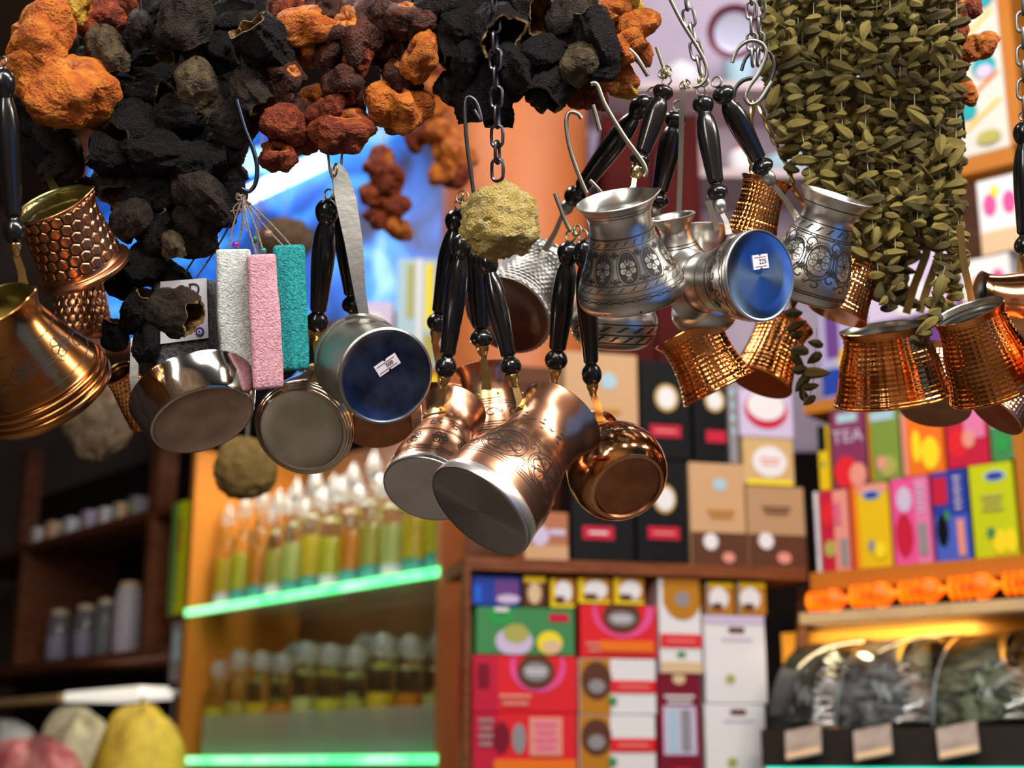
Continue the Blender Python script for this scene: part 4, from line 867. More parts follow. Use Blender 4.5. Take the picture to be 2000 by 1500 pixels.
C0 = pot('copper pot half hidden behind the spun-base pot', (858, 905), (22, -130), 150, -10, 1.07, [(0, 52), (.3, 52), (.6, 42), (.8, 40), (1, 50)], COPPER, lin=COPPER_D)
handle(C0, (896, 408), (853, 648), (866, 780), BRASS, BLACK, d_top=1.0, d_bot=1.02, d_att=1.05)
def ballprof(R, c, L, neck, rim):
    out = []
    z = 0
    for i in range(9):
        q = math.acos(max(-1, min(1, -c / R))) ; pass
    th0 = math.asin(c / R)
    for i in range(11):
        th = -th0 + (th0 + math.radians(60)) * i / 10; out.append(((c + R * math.sin(th)) / L, R * math.cos(th)))
    return out + [(.92, neck), (.97, neck * 1.1), (1, rim)]
C4 = pot('round copper pot with polished ring base, right of the large pot', (1227, 953), (-32, -52), 200, -55, .96, [(0, 70), (.004, 76)] + ballprof(100, 62, 200, 46, 58)[1:], COPPER_R, base_m=COPPER_D, recess=5, lin=COPPER_D)
e = Eng(C4)
for t in (.27, .29, .47, .49): e.ring(t, .9)
for i in range(40):
    a = 2 * PI * i / 40; e.line([(a, .30), (a + .07, .335), (a + .14, .30)], 1.0); e.line([(a, .46), (a + .07, .425), (a + .14, .46)], 1.0)
    for t in (.35, .375, .40): e.fill((a + .08 * (t > .36), t), [(a + .08 * (t > .36) + .03 * math.cos(h), t + .008 * math.sin(h)) for h in (0, 1.5, 3, 4.5)])
e.build(ENGC)
handle(C4, (1139, 468), (1157, 752), (1172, 822), BRASS, BLACK, d_top=.95, d_bot=.99, d_att=1.0, k=.95)
C7 = pot('hammered copper pot peeping out behind the large copper rim', (1082, 882), (-42, -100), 125, -5, 1.10, [(0, 48), (.5, 46), (.8, 40), (1, 46)], COPPER_H, disp=hammer(12, 30, 2), nseg=120, ns=12, lin=COPPER_D)
handle(C7, (1114, 470), (1084, 722), (1074, 790), BRASS, BLACK, d_top=.97, d_bot=1.0, d_att=1.075, k=.95)

# ------------------------------------------------------------------ left pots
L5 = pot('tin saucepan with dark blue reflection tinted into its base and 300 price sticker', (754, 735), (-66, -34), 172, -64, .87, [(0, 93), (.02, 97), (.05, 96), (.06, 93), (.5, 92), (.93, 91), (.96, 95), (1, 97)], TIN, base_m=DULLB, recess=3, name='saucepan', cat='saucepan'); L5.rc = .0009
sticker(L5, 757, 713, 50, 24, -.52, '300')
I = L5.INV
MB().ribbon([I @ P(712, 622, .905), I @ P(703, 575, .905), I @ P(690, 470, .905), I @ P(675, 390, .91), I @ P(663, 340, .91), I @ P(655, 322, .91)], [10 * L5.s, 12 * L5.s, 19 * L5.s, 22 * L5.s, 17 * L5.s, 9 * L5.s], I.to_3x3() @ img(.35, 0, -1), 2.4 * L5.s).build('strap_handle', TIN, L5.o)
MB().ribbon([I @ P(678, 622, .897), I @ P(700, 616, .893), I @ P(722, 618, .893), I @ P(748, 630, .897)], [6 * L5.s, 9 * L5.s, 9 * L5.s, 5 * L5.s], I.to_3x3() @ img(.1, -.9, -.3), 2.5 * L5.s).build('bracket', TIN, L5.o)
MB().torus(I @ P(655, 332, .905), I.to_3x3() @ img(.9, .1, .4), .004, .0007).build('hanging_ring', WIRE, L5.o)
L6 = pot('steel pot with stepped brass-edged base facing viewer, below the pumice', (590, 841), (22, -62), 165, -68, .955, [(0, 84), (.012, 88), (.02, 89), (.03, 93), (.045, 94), (.06, 98), (.12, 99), (.3, 95), (.7, 84), (1, 80)], mat('warm_steel', (.62, .52, .40), .13, 1), base_m=DULLG, recess=2)
handle(L6, (641, 388), (618, 648), (622, 735), BRASS, BLACK, d_top=.94, d_bot=.98, d_att=.995, k=1.05)
L6b = pot('plain copper pot mostly hidden under the tin saucepan', (742, 838), (-14, -80), 130, -38, 1.03, [(0, 62), (.05, 66), (.3, 66), (.7, 52), (1, 58)], COPPER_D, lin=COPPER_D)
handle(L6b, (668, 375), (694, 612), (716, 720), TIN, BLACK, d_top=.97, d_bot=1.0, d_att=1.01, k=1.1)
L3 = pot('shallow polished steel pan with coppery base tilted to viewer', (396, 822), (-.46, -.89), 72, -32, .885, [(0, 99), (.03, 103), (.25, 110), (.6, 119), (1, 126)], STEEL, base_m=DULLC, recess=1.5, name='saucepan', cat='saucepan', lin=STEEL)
I = L3.INV
MB().ribbon([I @ P(272, 812, .905), I @ P(262, 740, .93), I @ P(264, 660, .96)], [10 * L3.s, 9 * L3.s, 9 * L3.s], I.to_3x3() @ -FW, 2.2 * L3.s).build('strap_handle', TIN, L3.o)
L3b = pot('small hammered copper pot with brass rim beside the steel pan', (292, 812), (-48, -98), 118, 38, .985, [(0, 44), (.4, 38), (.8, 30), (1, 31)], COPPER_H, disp=hammer(12, 26, 2.2), nseg=104, ns=14, lin=BRASS)
L1 = pot('copper pot with honeycomb relief and brass lining', (168, 532), (-43, -130), 152, 31, .905, [(0, 84), (.02, 92), (.07, 93), (.1, 88), (.14, 81), (.3, 77), (.6, 73), (.9, 72), (1, 73)], COPPER_D, lin=LINING, spout=14, sdir=(1, -.3), disp=honeycomb(6, 20, 4.6, .18, .97), nseg=340, ns=26); L1.rc = 0
I = L1.INV
MB().ribbon([I @ P(108, 372, .91), I @ P(98, 352, .925), I @ P(90, 330, .945), I @ P(80, 300, .965)], [9 * L1.s, 7 * L1.s, 7 * L1.s, 8 * L1.s], I.to_3x3() @ -FW, 2 * L1.s).build('tang', BRASS, L1.o)
handle(L1, (58, 70), (78, 292), (90, 330), BRASS, BLACK, d_top=.975, d_bot=.965, d_att=.945, k=1.1, plate=False)
def patina(p, t0, t1, off):
    MB().lathe([(rad(p, t0 + (t1 - t0) * i / 30) + off * p.s, (t0 + (t1 - t0) * i / 30) * p.L) for i in range(31)], 96).build('patina', mat('dark_patina', (.018, .010, .008), .7), p.o)
patina(L1, .18, .97, 1.0)
L2 = pot('large brassy copper pot with ribbed foot at the left edge', (90, 778), (-60, -180), 222, 34, .835, [(0, 122), (.02, 134), (.06, 139), (.10, 138), (.115, 134), (.13, 137), (.16, 137), (.175, 131), (.19, 134), (.22, 133), (.235, 127), (.26, 129), (.29, 125), (.45, 108), (.65, 90), (.85, 75), (1, 74)], BRASSC, lin=LINING, spout=15, sdir=(1, -.35), ns=6); L2.rc = 0
e = Eng(L2)
for k in range(7): e.scroll(k * 2 * PI / 7, .44, .26, .07, 1.6); e.flower(k * 2 * PI / 7 + .45, .55, .26, .09, 6, 1.4)
e.ring(.34, 1.3); e.ring(.70, 1.3); e.build(ENGC)
handle(L2, (6, 130), (30, 478), (46, 556), BRASS, BLACK, d_top=.84, d_bot=.848, d_att=.85, k=1.05, plate=False)
L1b = pot('dark copper pot in shadow under the honeycomb pot', (160, 668), (-8, -110), 125, -6, 1.0, [(0, 46), (.06, 52), (.4, 54), (.8, 46), (1, 52)], COPPER_D, disp=honeycomb(6, 18, 3.4, .1, .9), nseg=200, ns=16, lin=COPPER_D)

patina(L1b, .1, .9, .7)
# ------------------------------------------------------------------ hammered copper mugs on the right
MUG = [(0, 1.0), (.02, 1.04), (.06, 1.02), (.25, .93), (.5, .86), (.75, .84), (.9, .88), (1, .98)]
def mug(label, base, dirv, L, tilt, d, rb, rr, lin=TINLIN, m=COPPER_H, amp=1.5, smooth=False):
    pr = [(t, rb * f if t < .5 else (rb * f * (1 - (t - .5) * 2) + rr * (f / .98) * ((t - .5) * 2))) for t, f in MUG]
    return pot(label, base, dirv, L, tilt, d, pr, m, lin=lin, disp=None if smooth else flutes(max(8, int(L / 9)), 40, amp), nseg=200 if not smooth else 96, ns=14 if not smooth else 6, name='copper_mug', cat='mug', group='hammered copper mugs at the right')
def strap(p, pts, d, w, m, twist=False):
    I = p.INV; n = len(pts); q = [I @ P(x, y, d) for x, y in pts]
    if not twist: MB().ribbon(q, [w * p.s] * n, I.to_3x3() @ img(-.15, -.55, -1), 2 * p.s).build('strap_handle', m, p.o)
    else:
        pts_ = spline([tuple(v) for v in q], 10); mb = MB()
        for s_ in (0, PI):
            pp = []
            for j, v in enumerate(pts_):
                ph = j * .75 + s_; pp.append(Vector(v) + (I.to_3x3() @ img(math.cos(ph), 0, math.sin(ph))) * (w * .5 * p.s))
            mb.tube(pp, w * .55 * p.s, 6)
        mb.build('twisted_handle', m, p.o)
R5 = mug('small hammered copper mug above the blue-based pot', (1466, 462), (26, -95), 112, 4, .985, 50, 50)
strap(R5, [(1472, 196), (1464, 260), (1468, 330), (1482, 378)], .985, 6, GOLD, True)
R6 = mug('hammered copper mug beside the scroll engraved silver pot', (1634, 616), (52, -118), 130, -6, .985, 58, 45)
strap(R6, [(1480, 196), (1505, 260), (1540, 330), (1560, 385), (1640, 480)], 1.0, 6, GOLD, True)
R7 = mug('hammered copper mug tilted left below the silver pots', (1405, 762), (-.45, -.89), 128, -4, 1.06, 74, 74)
R8 = mug('hammered copper mug showing its plain tan base', (1484, 748), (.42, -.9), 135, -18, 1.12, 62, 60)
R9 = mug('largest hammered copper mug, middle of the right cluster', (1745, 780), (-22, -132), 142, 8, 1.04, 112, 86)
R10 = mug('hammered copper mug leaning left at the right edge', (1948, 762), (-66, -152), 168, 10, .93, 90, 70)
R11 = mug('smooth copper pot catching bright light at the right edge', (2062, 612), (-1, -.12), 150, -4, 1.03, 84, 66, m=COPPER_R, smooth=True)
R12 = mug('copper mug whose rounded base hangs under the largest mug', (1826, 800), (.25, -1), 125, -30, 1.12, 66, 56, m=COPPER, amp=1.2)
R13 = mug('copper mug at the lower right corner of the cluster', (1944, 812), (.66, -.75), 135, -12, 1.06, 56, 54, m=COPPER)
strap(R9, [(1770, 612), (1785, 560), (1808, 500), (1820, 440)], 1.07, 8, BRASS)
strap(R9, [(1796, 610), (1812, 560), (1832, 505), (1842, 450)], 1.08, 8, GOLD)
strap(R10, [(1898, 590), (1890, 550), (1882, 515), (1874, 440)], .96, 7, GOLD)
strap(R7, [(1400, 660), (1412, 620), (1430, 560), (1440, 500)], 1.1, 7, BRASS)
strap(R8, [(1545, 640), (1548, 600), (1552, 520), (1550, 440)], 1.15, 7, BRASS)
strap(R12, [(1838, 700), (1850, 640), (1858, 560), (1862, 460)], 1.14, 7, BRASS)
strap(R13, [(1985, 745), (1990, 680), (1992, 600), (1994, 500)], 1.08, 7, BRASS)
# pot handle at the right edge
M = Matrix.Translation(P(2003, 500, .90)); eo = root('coffee_pot', M, 'black wooden pot handle hanging at the right picture edge', 'coffee pot')
class Q: pass
q = Q(); q.o = eo; q.INV = INV[eo.name]; q.s = .9 / F; q.d = .9; q.L = .1; q.pr = [(.02, 0), (.02, .1)]
handle(q, (2001, 235), (2003, 500), (2010, 560), BRASS, BLACK, plate=False)
MB().lathe(spline([(1e-5, -.06), (.02, -.058), (.028, -.05), (.024, -.025), (.019, -.005), (.022, 0)], 4), 32, Matrix.Translation(INV[eo.name] @ P(2075, 570, .9))).build('pot_body', COPPER, eo)

# ================================================================== dried vegetables, pumice, sponge, chains
def shell(seed, kind):
    """dried hollow vegetable: wrinkled outer skin (open at the top) and inner flesh, radius about 1"""
    rnd = random.Random(seed); n = 80; o1 = rnd.random() * 90
    if kind == 'a': prof = [(.02, -1.15), (.35, -1.1), (.72, -.85), (.95, -.4), (1.0, .1), (.92, .55), (.82, .9), (.80, 1.05)]
    else: prof = [(.05, -.55), (.4, -.72), (.8, -.62), (1.05, -.2), (1.08, .15), (.9, .5), (.62, .62), (.42, .5), (.34, .3)]
    pr = spline(prof, 9); fl = rnd.uniform(.66, .9); fold = rnd.uniform(.22, .36) if kind == 'a' else rnd.uniform(.30, .42); bend = rnd.uniform(-.3, .3)
    def q(v, inner):
        a = math.atan2(v.y, v.x); c, s_ = math.cos(a), math.sin(a)
        k = fold * noise.noise((c * 1.1 + o1, s_ * 1.1, v.z * .7)) * 1.7 + .16 * noise.noise((c * 2.6 + o1, s_ * 2.6 + 5, v.z * 1.2)) + .09 * noise.noise((c * 5 + o1, s_ * 5, v.z * 2.6 + 3))
        if not inner: k += .10 * abs(noise.noise((v.x * 4 + o1, v.y * 4, v.z * 5.5))) + .07 * abs(noise.noise((v.x * 9 + o1, v.y * 9, v.z * 12))) + .02 * noise.noise((v.x * 19 + o1, v.y * 19, v.z * 19))
        if kind == 'p': k += .11 * math.sin(4 * a + 3 * noise.noise((o1, v.z, 0)))
        f = 1 + k; r = Vector((v.x * f, v.y * f * fl, v.z * (1 + .22 * noise.noise((c * 1.3, s_ * 1.3 + o1, 2)))))
        r.x += bend * r.z * r.z * .4; return r
    out = MB().lathe(pr, n); inn = MB().lathe([(max(.015, r - .07), z + (.07 if i == 0 else 0)) for i, (r, z) in enumerate(pr)][::-1], n)
    out.v = [q(v, False) for v in out.v]; inn.v = [q(v, True) for v in inn.v]
    lip = MB(); m = len(pr) - 1; a_ = out.v[m * n:(m + 1) * n]; b_ = inn.v[:n]
    lip.add(a_ + b_, [(i, (i + 1) % n, n + (i + 1) % n, n + i) for i in range(n)])
    inn.add(lip.v, lip.f)
    return out, inn
def skin(name, c, c2, rough, bs, bd, sss=0.0, coat=0.0, ns=2.2, spec=.4):
    return mat(name, c, rough, col2=c2, nscale=ns, bump=.9, bscale=bs, bdist=bd, sss=sss, coat=coat, ramp=(.38, .66), spec=spec)
AUB = [skin('dried_aubergine_skin', (.004, .0032, .004), (.011, .0085, .010), .55, 16, .0050, spec=.25), skin('dried_aubergine_brown', (.016, .010, .008), (.045, .030, .021), .6, 16, .0046, spec=.3), skin('dried_aubergine_tan', (.06, .040, .022), (.16, .11, .05), .62, 16, .0044)]
PEP = [skin('dried_pepper_orange', (.38, .075, .006), (.60, .19, .016), .55, 13, .0035, .08, .0), skin('dried_pepper_red', (.13, .015, .005), (.32, .055, .008), .52, 13, .0035, .08, .03), skin('dried_pepper_dark', (.028, .008, .005), (.10, .022, .008), .52, 13, .0035, .03, .03), skin('dried_pepper_yellow', (.55, .30, .02), (.62, .42, .06), .55, 13, .003, .08, .0)]
FLESH_A = skin('aubergine_flesh', (.10, .055, .018), (.26, .15, .045), .7, 9, .0015); FLESH_P = skin('pepper_flesh', (.22, .04, .008), (.48, .16, .02), .5, 7, .0015, .1)
SH = {'a': [], 'p': []}
for kd in 'ap':
    for i in range(9):
        a, b = shell(i * 13 + (5 if kd == 'p' else 0), kd); SH[kd].append((a, b))
MESHC = {}; VEG = []
def veg(kind, px, py, r, d=.93, tone=0, var=None, ax=None, label=None, sq=1.0):
    k = var if var is not None else random.randrange(9); key = (kind, k, tone)
    m = (AUB if kind == 'a' else PEP)[tone]
    if key not in MESHC: MESHC[key] = (SH[kind][k][0].mesh('dried_skin', m), SH[kind][k][1].mesh('dried_flesh', FLESH_A if kind == 'a' else FLESH_P))
    s = r * d / F * .92
    if ax is None:
        an = random.uniform(0, 2 * PI); z = img(math.cos(an), math.sin(an), random.uniform(-.5, .9))
    else: z = img(*ax)
    M = frame(P(px, py, d), z, Vector((random.random() - .5, random.random() - .5, .3))) @ Matrix.Rotation(random.uniform(0, 6.28), 4, 'Z') @ Matrix.Diagonal((s, s, s * sq, 1))
    nm = 'dried_aubergine' if kind == 'a' else 'dried_pepper'
    o = link(nm, MESHC[key][0], None, M); f = link('flesh', MESHC[key][1], o)
    if kind == 'a': lb = ('shrivelled black dried aubergine shell in the hanging bunch', 'wrinkled brown dried aubergine shell in the hanging bunch', 'wrinkled tan topped dried aubergine shell in the hanging bunch')[tone]
    else: lb = ('bright orange dried pepper shell on the hanging strings', 'dark red dried pepper shell on the hanging strings', 'blackish red dried pepper shell on the hanging strings', 'yellowish dried pepper shell on the hanging strings')[tone]
    if not label: VEG.append((o, kind, tone, px, py, d))
    return prop(o, label or lb, 'dried vegetable', None if label else ('hanging dried aubergines, tone ' + 'black brown tan'.split()[tone] if kind == 'a' else 'hanging dried peppers, tone ' + 'orange red dark yellow'.split()[tone]))
# left peppers
veg('p', 85, 78, 80, .895, 0, 1, (.5, .3, .35), 'large bright orange dried pepper at the upper left corner')
veg('p', 128, 172, 92, .90, 0, 3, (-.5, .6, .5), 'large split orange dried pepper with pale folds, upper left')
veg('p', 190, 40, 56, .93, 1, ax=(.3, .2, .6)); veg('p', 140, 15, 46, .92, 3, ax=(.2, -.5, .4)); veg('p', 232, 20, 40, .95, 1); veg('p', 175, 215, 46, .92, 1)
veg('a', 208, 100, 46, .92, 2, ax=(.2, .9, .2)); veg('a', 105, 262, 40, .94, 1); veg('a', 122, 320, 46, .94, 1); veg('a', 80, 300, 34, .95, 0); veg('a', 60, 215, 44, .95, 0); veg('a', 150, 370, 30, .96, 0)
# aubergine mass, front layer
for (x, y, r, t, a) in [(275, 58, 36, 1, (0, .8, .2)), (292, 112, 26, 1, None), (240, 90, 30, 0, None), (365, 38, 54, 1, (.2, .9, .3)), (386, 96, 36, 2, (.1, .9, .1)), (330, 80, 36, 0, None), (282, 185, 55, 0, (.9, .3, -.3)), (388, 168, 52, 2, (0, .9, .3)),
        (406, 207, 31, 2, (.3, .8, .2)), (452, 42, 46, 0, None), (478, 44, 34, 1, (.6, .5, -.2)), (425, 100, 36, 0, None), (522, 95, 62, 0, (-.5, -.6, -.5)), (490, 176, 44, 1, (.6, .7, -.1)), (462, 232, 48, 1, (.8, -.3, .1)), (505, 225, 40, 0, (.5, .6, -.4)),
        (350, 235, 50, 0, None), (262, 245, 54, 0, (-.4, .5, -.5)), (228, 345, 44, 1, (.2, .9, -.5)), (305, 300, 56, 0, None), (440, 300, 52, 0, None), (380, 320, 52, 0, None), (400, 385, 62, 1, (.6, .5, .3)), (255, 425, 42, 1, (-.5, .5, .2)),
        (380, 442, 52, 1, (.1, .8, .4)), (338, 478, 26, 2, (.2, .7, .2)), (300, 385, 48, 0, None), (310, 455, 44, 0, None), (235, 560, 30, 0, None), (282, 520, 42, 0, None), (268, 610, 44, 0, None), (290, 665, 40, 0, (.1, .9, .3)), (430, 385, 40, 0, None), (212, 300, 40, 0, None), (330, 540, 34, 0, None), (225, 655, 30, 0, None)]:
    veg('a', x, y, r, random.uniform(.91, .945), t, None, a)
veg('a', 338, 607, 50, .88, 1, 4, (.80, .28, -.55), 'hollow dried aubergine with yellow edged mouth before the grey pumice', sq=1.25)
for x in range(200, 520, 48):          # deeper layer that closes the bunch
    for y in range(20, 440, 62):
        if x > 440 and y > 260: continue
        if x < 240 and y > 200: continue
        veg('a', x + random.uniform(-14, 14), y + random.uniform(-14, 14), random.uniform(40, 50), random.uniform(1.0, 1.05), 0)
# middle peppers
for (x, y, r, t, a) in [(600, 52, 54, 0, (.1, .9, .5)), (615, 95, 46, 0, (.4, .8, -.1)), (560, 20, 40, 1, None), (690, 62, 62, 2, (.2, .4, .7)), (705, 105, 44, 1, None), (650, 110, 44, 2, None), (672, 172, 46, 2, (.1, .8, -.4)), (615, 196, 42, 0, (.3, .8, .1)), (640, 215, 36, 1, None),
        (560, 250, 54, 1, (-.2, .8, -.2)), (590, 275, 40, 1, None), (543, 303, 40, 1, (.1, -.6, -.6)), (668, 252, 58, 1, (.1, -.75, -.5)), (690, 225, 36, 1, None), (770, 205, 64, 0, (.2, -.75, -.35)), (790, 230, 44, 1, (.3, .6, .4)), (818, 112, 46, 0, (-.6, -.3, -.4)),
        (800, 45, 54, 2, None), (755, 95, 46, 2, None), (740, 30, 46, 2, None), (845, 75, 40, 1, None), (640, 20, 40, 2, None), (780, 150, 40, 2, None), (560, 150, 36, 2, None), (590, 225, 34, 2, None)]:
    veg('p', x, y, r, random.uniform(.91, .945), t, None, a)
for (x, y, r) in [(560, 60, 44), (540, 190, 34), (620, 40, 46), (680, 20, 46), (730, 70, 50), (790, 80, 50), (770, 10, 44), (850, 20, 44), (830, 60, 44), (545, 240, 36)]:
    veg('p', x, y, r, random.uniform(.98, 1.02), 2)
# right aubergines and peppers
for (x, y, r, t, a) in [(850, 45, 62, 0, None), (880, 95, 40, 0, None), (912, 125, 50, 0, (.1, .9, .2)), (888, 168, 36, 1, (-.6, .8, .1)), (945, 175, 60, 0, (.1, .9, .2)), (1000, 130, 50, 0, (.5, .7, .2)), (965, 55, 62, 0, (.2, .4, -.75)), (1012, 8, 56, 1, (.7, .35, -.45)), (1040, 60, 34, 0, (.2, .1, -.95)),
        (1108, 28, 52, 1, (.4, -.5, .2)), (1160, 78, 62, 0, (-.3, -.75, -.2)), (1128, 122, 38, 2, (-.5, .6, .4)), (1080, 150, 56, 0, (-.3, .8, -.2)), (1060, 175, 36, 0, (-.4, .8, 0)), (1165, 130, 44, 0, None), (920, 15, 50, 0, None), (1070, 100, 44, 0, None), (900, 60, 44, 0, None), (1050, 110, 40, 0, None), (970, 215, 34, 0, (0, .9, .2)), (920, 190, 30, 0, None)]:
    veg('a', x, y, r, random.uniform(.91, .945), t, None, a)
for (x, y, r, t, a) in [(1236, 52, 44, 0, (.3, .8, .3)), (1212, 100, 48, 0, (.4, .7, .2)), (1250, 95, 34, 0, None), (1190, 150, 54, 0, (-.2, .8, .2)), (1135, 190, 36, 1, (0, .8, .3)), (1218, 172, 30, 3, None), (1195, 20, 40, 0, None), (1228, 10, 38, 3, None), (1160, 185, 34, 1, None)]:
    veg('p', x, y, r, random.uniform(.93, .955), t, None, a)
for (x, y, r) in [(870, 20, 44), (930, 70, 50), (990, 70, 50), (1030, 30, 44), (1090, 80, 46), (1110, 120, 40), (1000, 165, 34), (960, 120, 46), (1140, 30, 44), (1180, 60, 40)]: veg('a', x, y, r, 1.0, 0)
for (x, y, r, t) in [(1885, 15, 34, 1), (1902, 92, 40, 0), (1888, 180, 28, 0), (1872, 60, 30, 1), (1870, 130, 26, 1)]: veg('p', x, y, r, 1.03, t)
# blurred pepper strings farther inside
for (x, y, r, t) in [(742, 318, 34, 1), (765, 350, 34, 1), (735, 375, 32, 1), (765, 400, 34, 1), (742, 425, 28, 1), (776, 445, 27, 0), (842, 215, 30, 0), (860, 262, 36, 0), (885, 300, 36, 0), (868, 335, 34, 0), (895, 345, 26, 1), (845, 180, 30, 0), (815, 268, 28, 1), (858, 150, 28, 1)]:
    veg('p', x, y, r * 1.1, 1.75, t, None, None, None)

def veg_labels():
    rows = {}
    for o, kd, tone, x, y, d in VEG:
        if .975 < d < 1.028: o['label'] = 'dark dried %s shell in shadow behind the front shells' % ('aubergine' if kd == 'a' else 'pepper'); continue
        b = 'blurred strings inside the shop' if d > 1.5 else 'left bunch' if x < 540 else 'middle strings' if x < 840 else 'right bunch' if x < 1500 else 'edge of the okra bunch'
        rows.setdefault((b, kd, max(0, int(y // 75))), []).append((x, o, tone))
    for (b, kd, r), L in rows.items():
        L.sort(key=lambda q: q[0])
        rr = sorted({k[2] for k in rows if k[0] == b and k[1] == kd}).index(r)
        for i, (x, o, tone) in enumerate(L):
            col = ('black', 'brown', 'tan')[tone] if kd == 'a' else ('orange', 'red', 'blackish', 'yellowish')[tone]
            o['label'] = '%s dried %s, %s from left in %s row of the %s' % (col, 'aubergine' if kd == 'a' else 'pepper', ORD[i], 'top' if rr == 0 else ORD[rr], b)
veg_labels()
th = root('pepper_thread', Matrix.Translation(P(758, 300, 1.75)), 'thin threads of the blurred pepper strings inside the shop', 'thread'); I = INV[th.name]
for q in ([(745, -400), (750, 318), (752, 400), (770, 450)], [(850, -400), (850, 150), (856, 262), (872, 335), (893, 345)], [(815, -400), (815, 268)]):
    MB().tube([I @ P(x, y, 1.75) for x, y in q], .0012, 6).build('thread', mat('cotton_thread', (.45, .40, .30), .8), th)
gc = root('bunch_cord', Matrix.Translation(P(600, -114, .93)), 'cotton cords from the rail into the dried vegetable bunches', 'cord'); I = INV[gc.name]
for x, y, d in ((95, 120, .90), (190, 80, .93), (275, 400, .93), (370, 380, .93), (470, 230, .93), (600, 270, .93), (680, 250, .93), (790, 200, .93), (900, 150, .93), (990, 150, .93), (1100, 150, .93), (1200, 150, .945), (300, 300, 1.02), (420, 200, 1.02), (600, 60, 1.0), (780, 60, 1.0), (1000, 100, 1.0), (1885, 150, 1.03)):
    MB().tube([I @ P(x, -112, .935 if d < .97 else 1.035), I @ P(x, 0, d + .03), I @ P(x, min(y, 130), d + .03)], .0007, 6).build('cord', mat('dark_cord', (.05, .04, .03), .8), gc)
# ------------------------------------------------------------------ dried okra strings
OKR = [skin('dried_okra', (.20, .155, .03), (.40, .31, .085), .7, 160, .0006, ns=70), skin('dried_okra_dark', (.07, .055, .014), (.17, .13, .04), .7, 160, .0006, ns=70)]  # darker skin varies the pods and puts shade into the back strings
OKM = []
for i in range(8):
    rnd = random.Random(i); n = 15; Ls = rnd.uniform(1.25, 1.9); bd = rnd.uniform(-.3, .3)
    pr = spline([(.2, -1.1), (.46, -1.02), (.5, -.9), (.62, -.8), (.74, -.45), (.72, 0), (.52, .5), (.22, .9), (.01, 1.1)], 2)
    def dsp(a, r, z, t): return r * (1 + .16 * math.cos(5 * a) * (1 if z > -.8 else .3) + .12 * noise.noise((math.cos(a) * 2 + i * 9, math.sin(a) * 2, z * 3))), z
    mb = MB().lathe([(r, z) for r, z in pr], n, None, dsp, cap0=True)
    for v in mb.v: v.z *= Ls; v.x += bd * (v.z / Ls) ** 2 * .8
    OKM.append([mb.mesh('okra', OKR[t]) for t in (0, 1)])
THREAD = mat('cotton_thread', (.45, .40, .30), .8)
def okra_string(pts, d, sp, r, label, dark=0, group='dried okra strings'):
    pp = spline(pts, 12); M = Matrix.Translation(P(pts[0][0], pts[0][1], d)); o = root('dried_okra_string', M, label, 'okra string', group); I = INV[o.name]; s = d / F
    MB().tube([I @ P(x, y, d) for x, y in pp[::4] + [pp[-1]]], .8 * s, 5).build('thread', THREAD, o)
    acc = 0; last = pp[0]
    for q in pp[1:]:
        acc += math.hypot(q[0] - last[0], q[1] - last[1]); last = q
        while acc > sp:
            acc -= sp * random.uniform(.8, 1.2); a = random.gauss(-.1, .55) + (PI if random.random() < .5 else 0)
            z = img(math.cos(a), math.sin(a), random.uniform(-.8, .8)); rr = r * random.uniform(.8, 1.25) * s
            Mo = I @ frame(P(q[0] + random.uniform(-4, 4), q[1] + random.uniform(-2, 2), d + random.uniform(-.006, .006)), z, Vector((random.random(), random.random(), .2))) @ Matrix.Diagonal((rr, rr, rr, 1))
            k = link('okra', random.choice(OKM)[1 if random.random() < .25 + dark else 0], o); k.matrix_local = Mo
front = [(1497, 262, 1520), (1520, 330, 1552), (1544, 380, 1590), (1568, 420, 1612), (1592, 455, 1640), (1617, 500, 1662), (1641, 530, 1682), (1665, 560, 1700), (1690, 590, 1722), (1714, 600, 1735), (1738, 560, 1752), (1762, 500, 1772), (1786, 445, 1792), (1810, 470, 1815), (1832, 590, 1838), (1852, 600, 1862), (1868, 520, 1878)]
for i, (x0, yb, x1) in enumerate(front):
    xm = x0 + (x1 - x0) * .35 + random.uniform(-5, 5)
    okra_string([(x0, -114), (x0 + random.uniform(-4, 4), yb * .33), (xm, yb * .66), (x1, yb)], .975 + .016 * (i % 2), 14.5, 11.0, ORD[i] + ' from left of the front strings of olive green dried okra', 0, 'front dried okra strings')
for i in range(15):
    x0 = 1508 + i * 24.5; yb = 250 + i * 26 if i < 10 else 480; x1 = x0 + 40 - i * 2
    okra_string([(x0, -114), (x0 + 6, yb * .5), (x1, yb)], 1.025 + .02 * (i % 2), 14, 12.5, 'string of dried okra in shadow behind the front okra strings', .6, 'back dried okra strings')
for i in range(7):
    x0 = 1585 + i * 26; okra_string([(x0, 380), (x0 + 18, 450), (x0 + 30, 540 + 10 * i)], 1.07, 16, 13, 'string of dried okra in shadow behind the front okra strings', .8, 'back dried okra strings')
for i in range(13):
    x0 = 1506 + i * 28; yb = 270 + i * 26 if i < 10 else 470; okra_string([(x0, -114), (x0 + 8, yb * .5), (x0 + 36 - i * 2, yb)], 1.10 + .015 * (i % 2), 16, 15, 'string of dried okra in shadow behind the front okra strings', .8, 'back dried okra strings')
okra_string([(1548, 560), (1556, 640), (1562, 700), (1572, 785)], 1.075, 24, 11, 'thin okra string dangling behind the copper mugs, left one', .6)
okra_string([(1596, 640), (1592, 690), (1588, 745), (1578, 785)], 1.075, 28, 12, 'thin okra string dangling behind the copper mugs, right one', .6)
okra_string([(1846, 520), (1826, 590), (1812, 640), (1800, 668)], .93, 15, 12.5, 'okra string end hanging over the largest copper mug rim', 0)

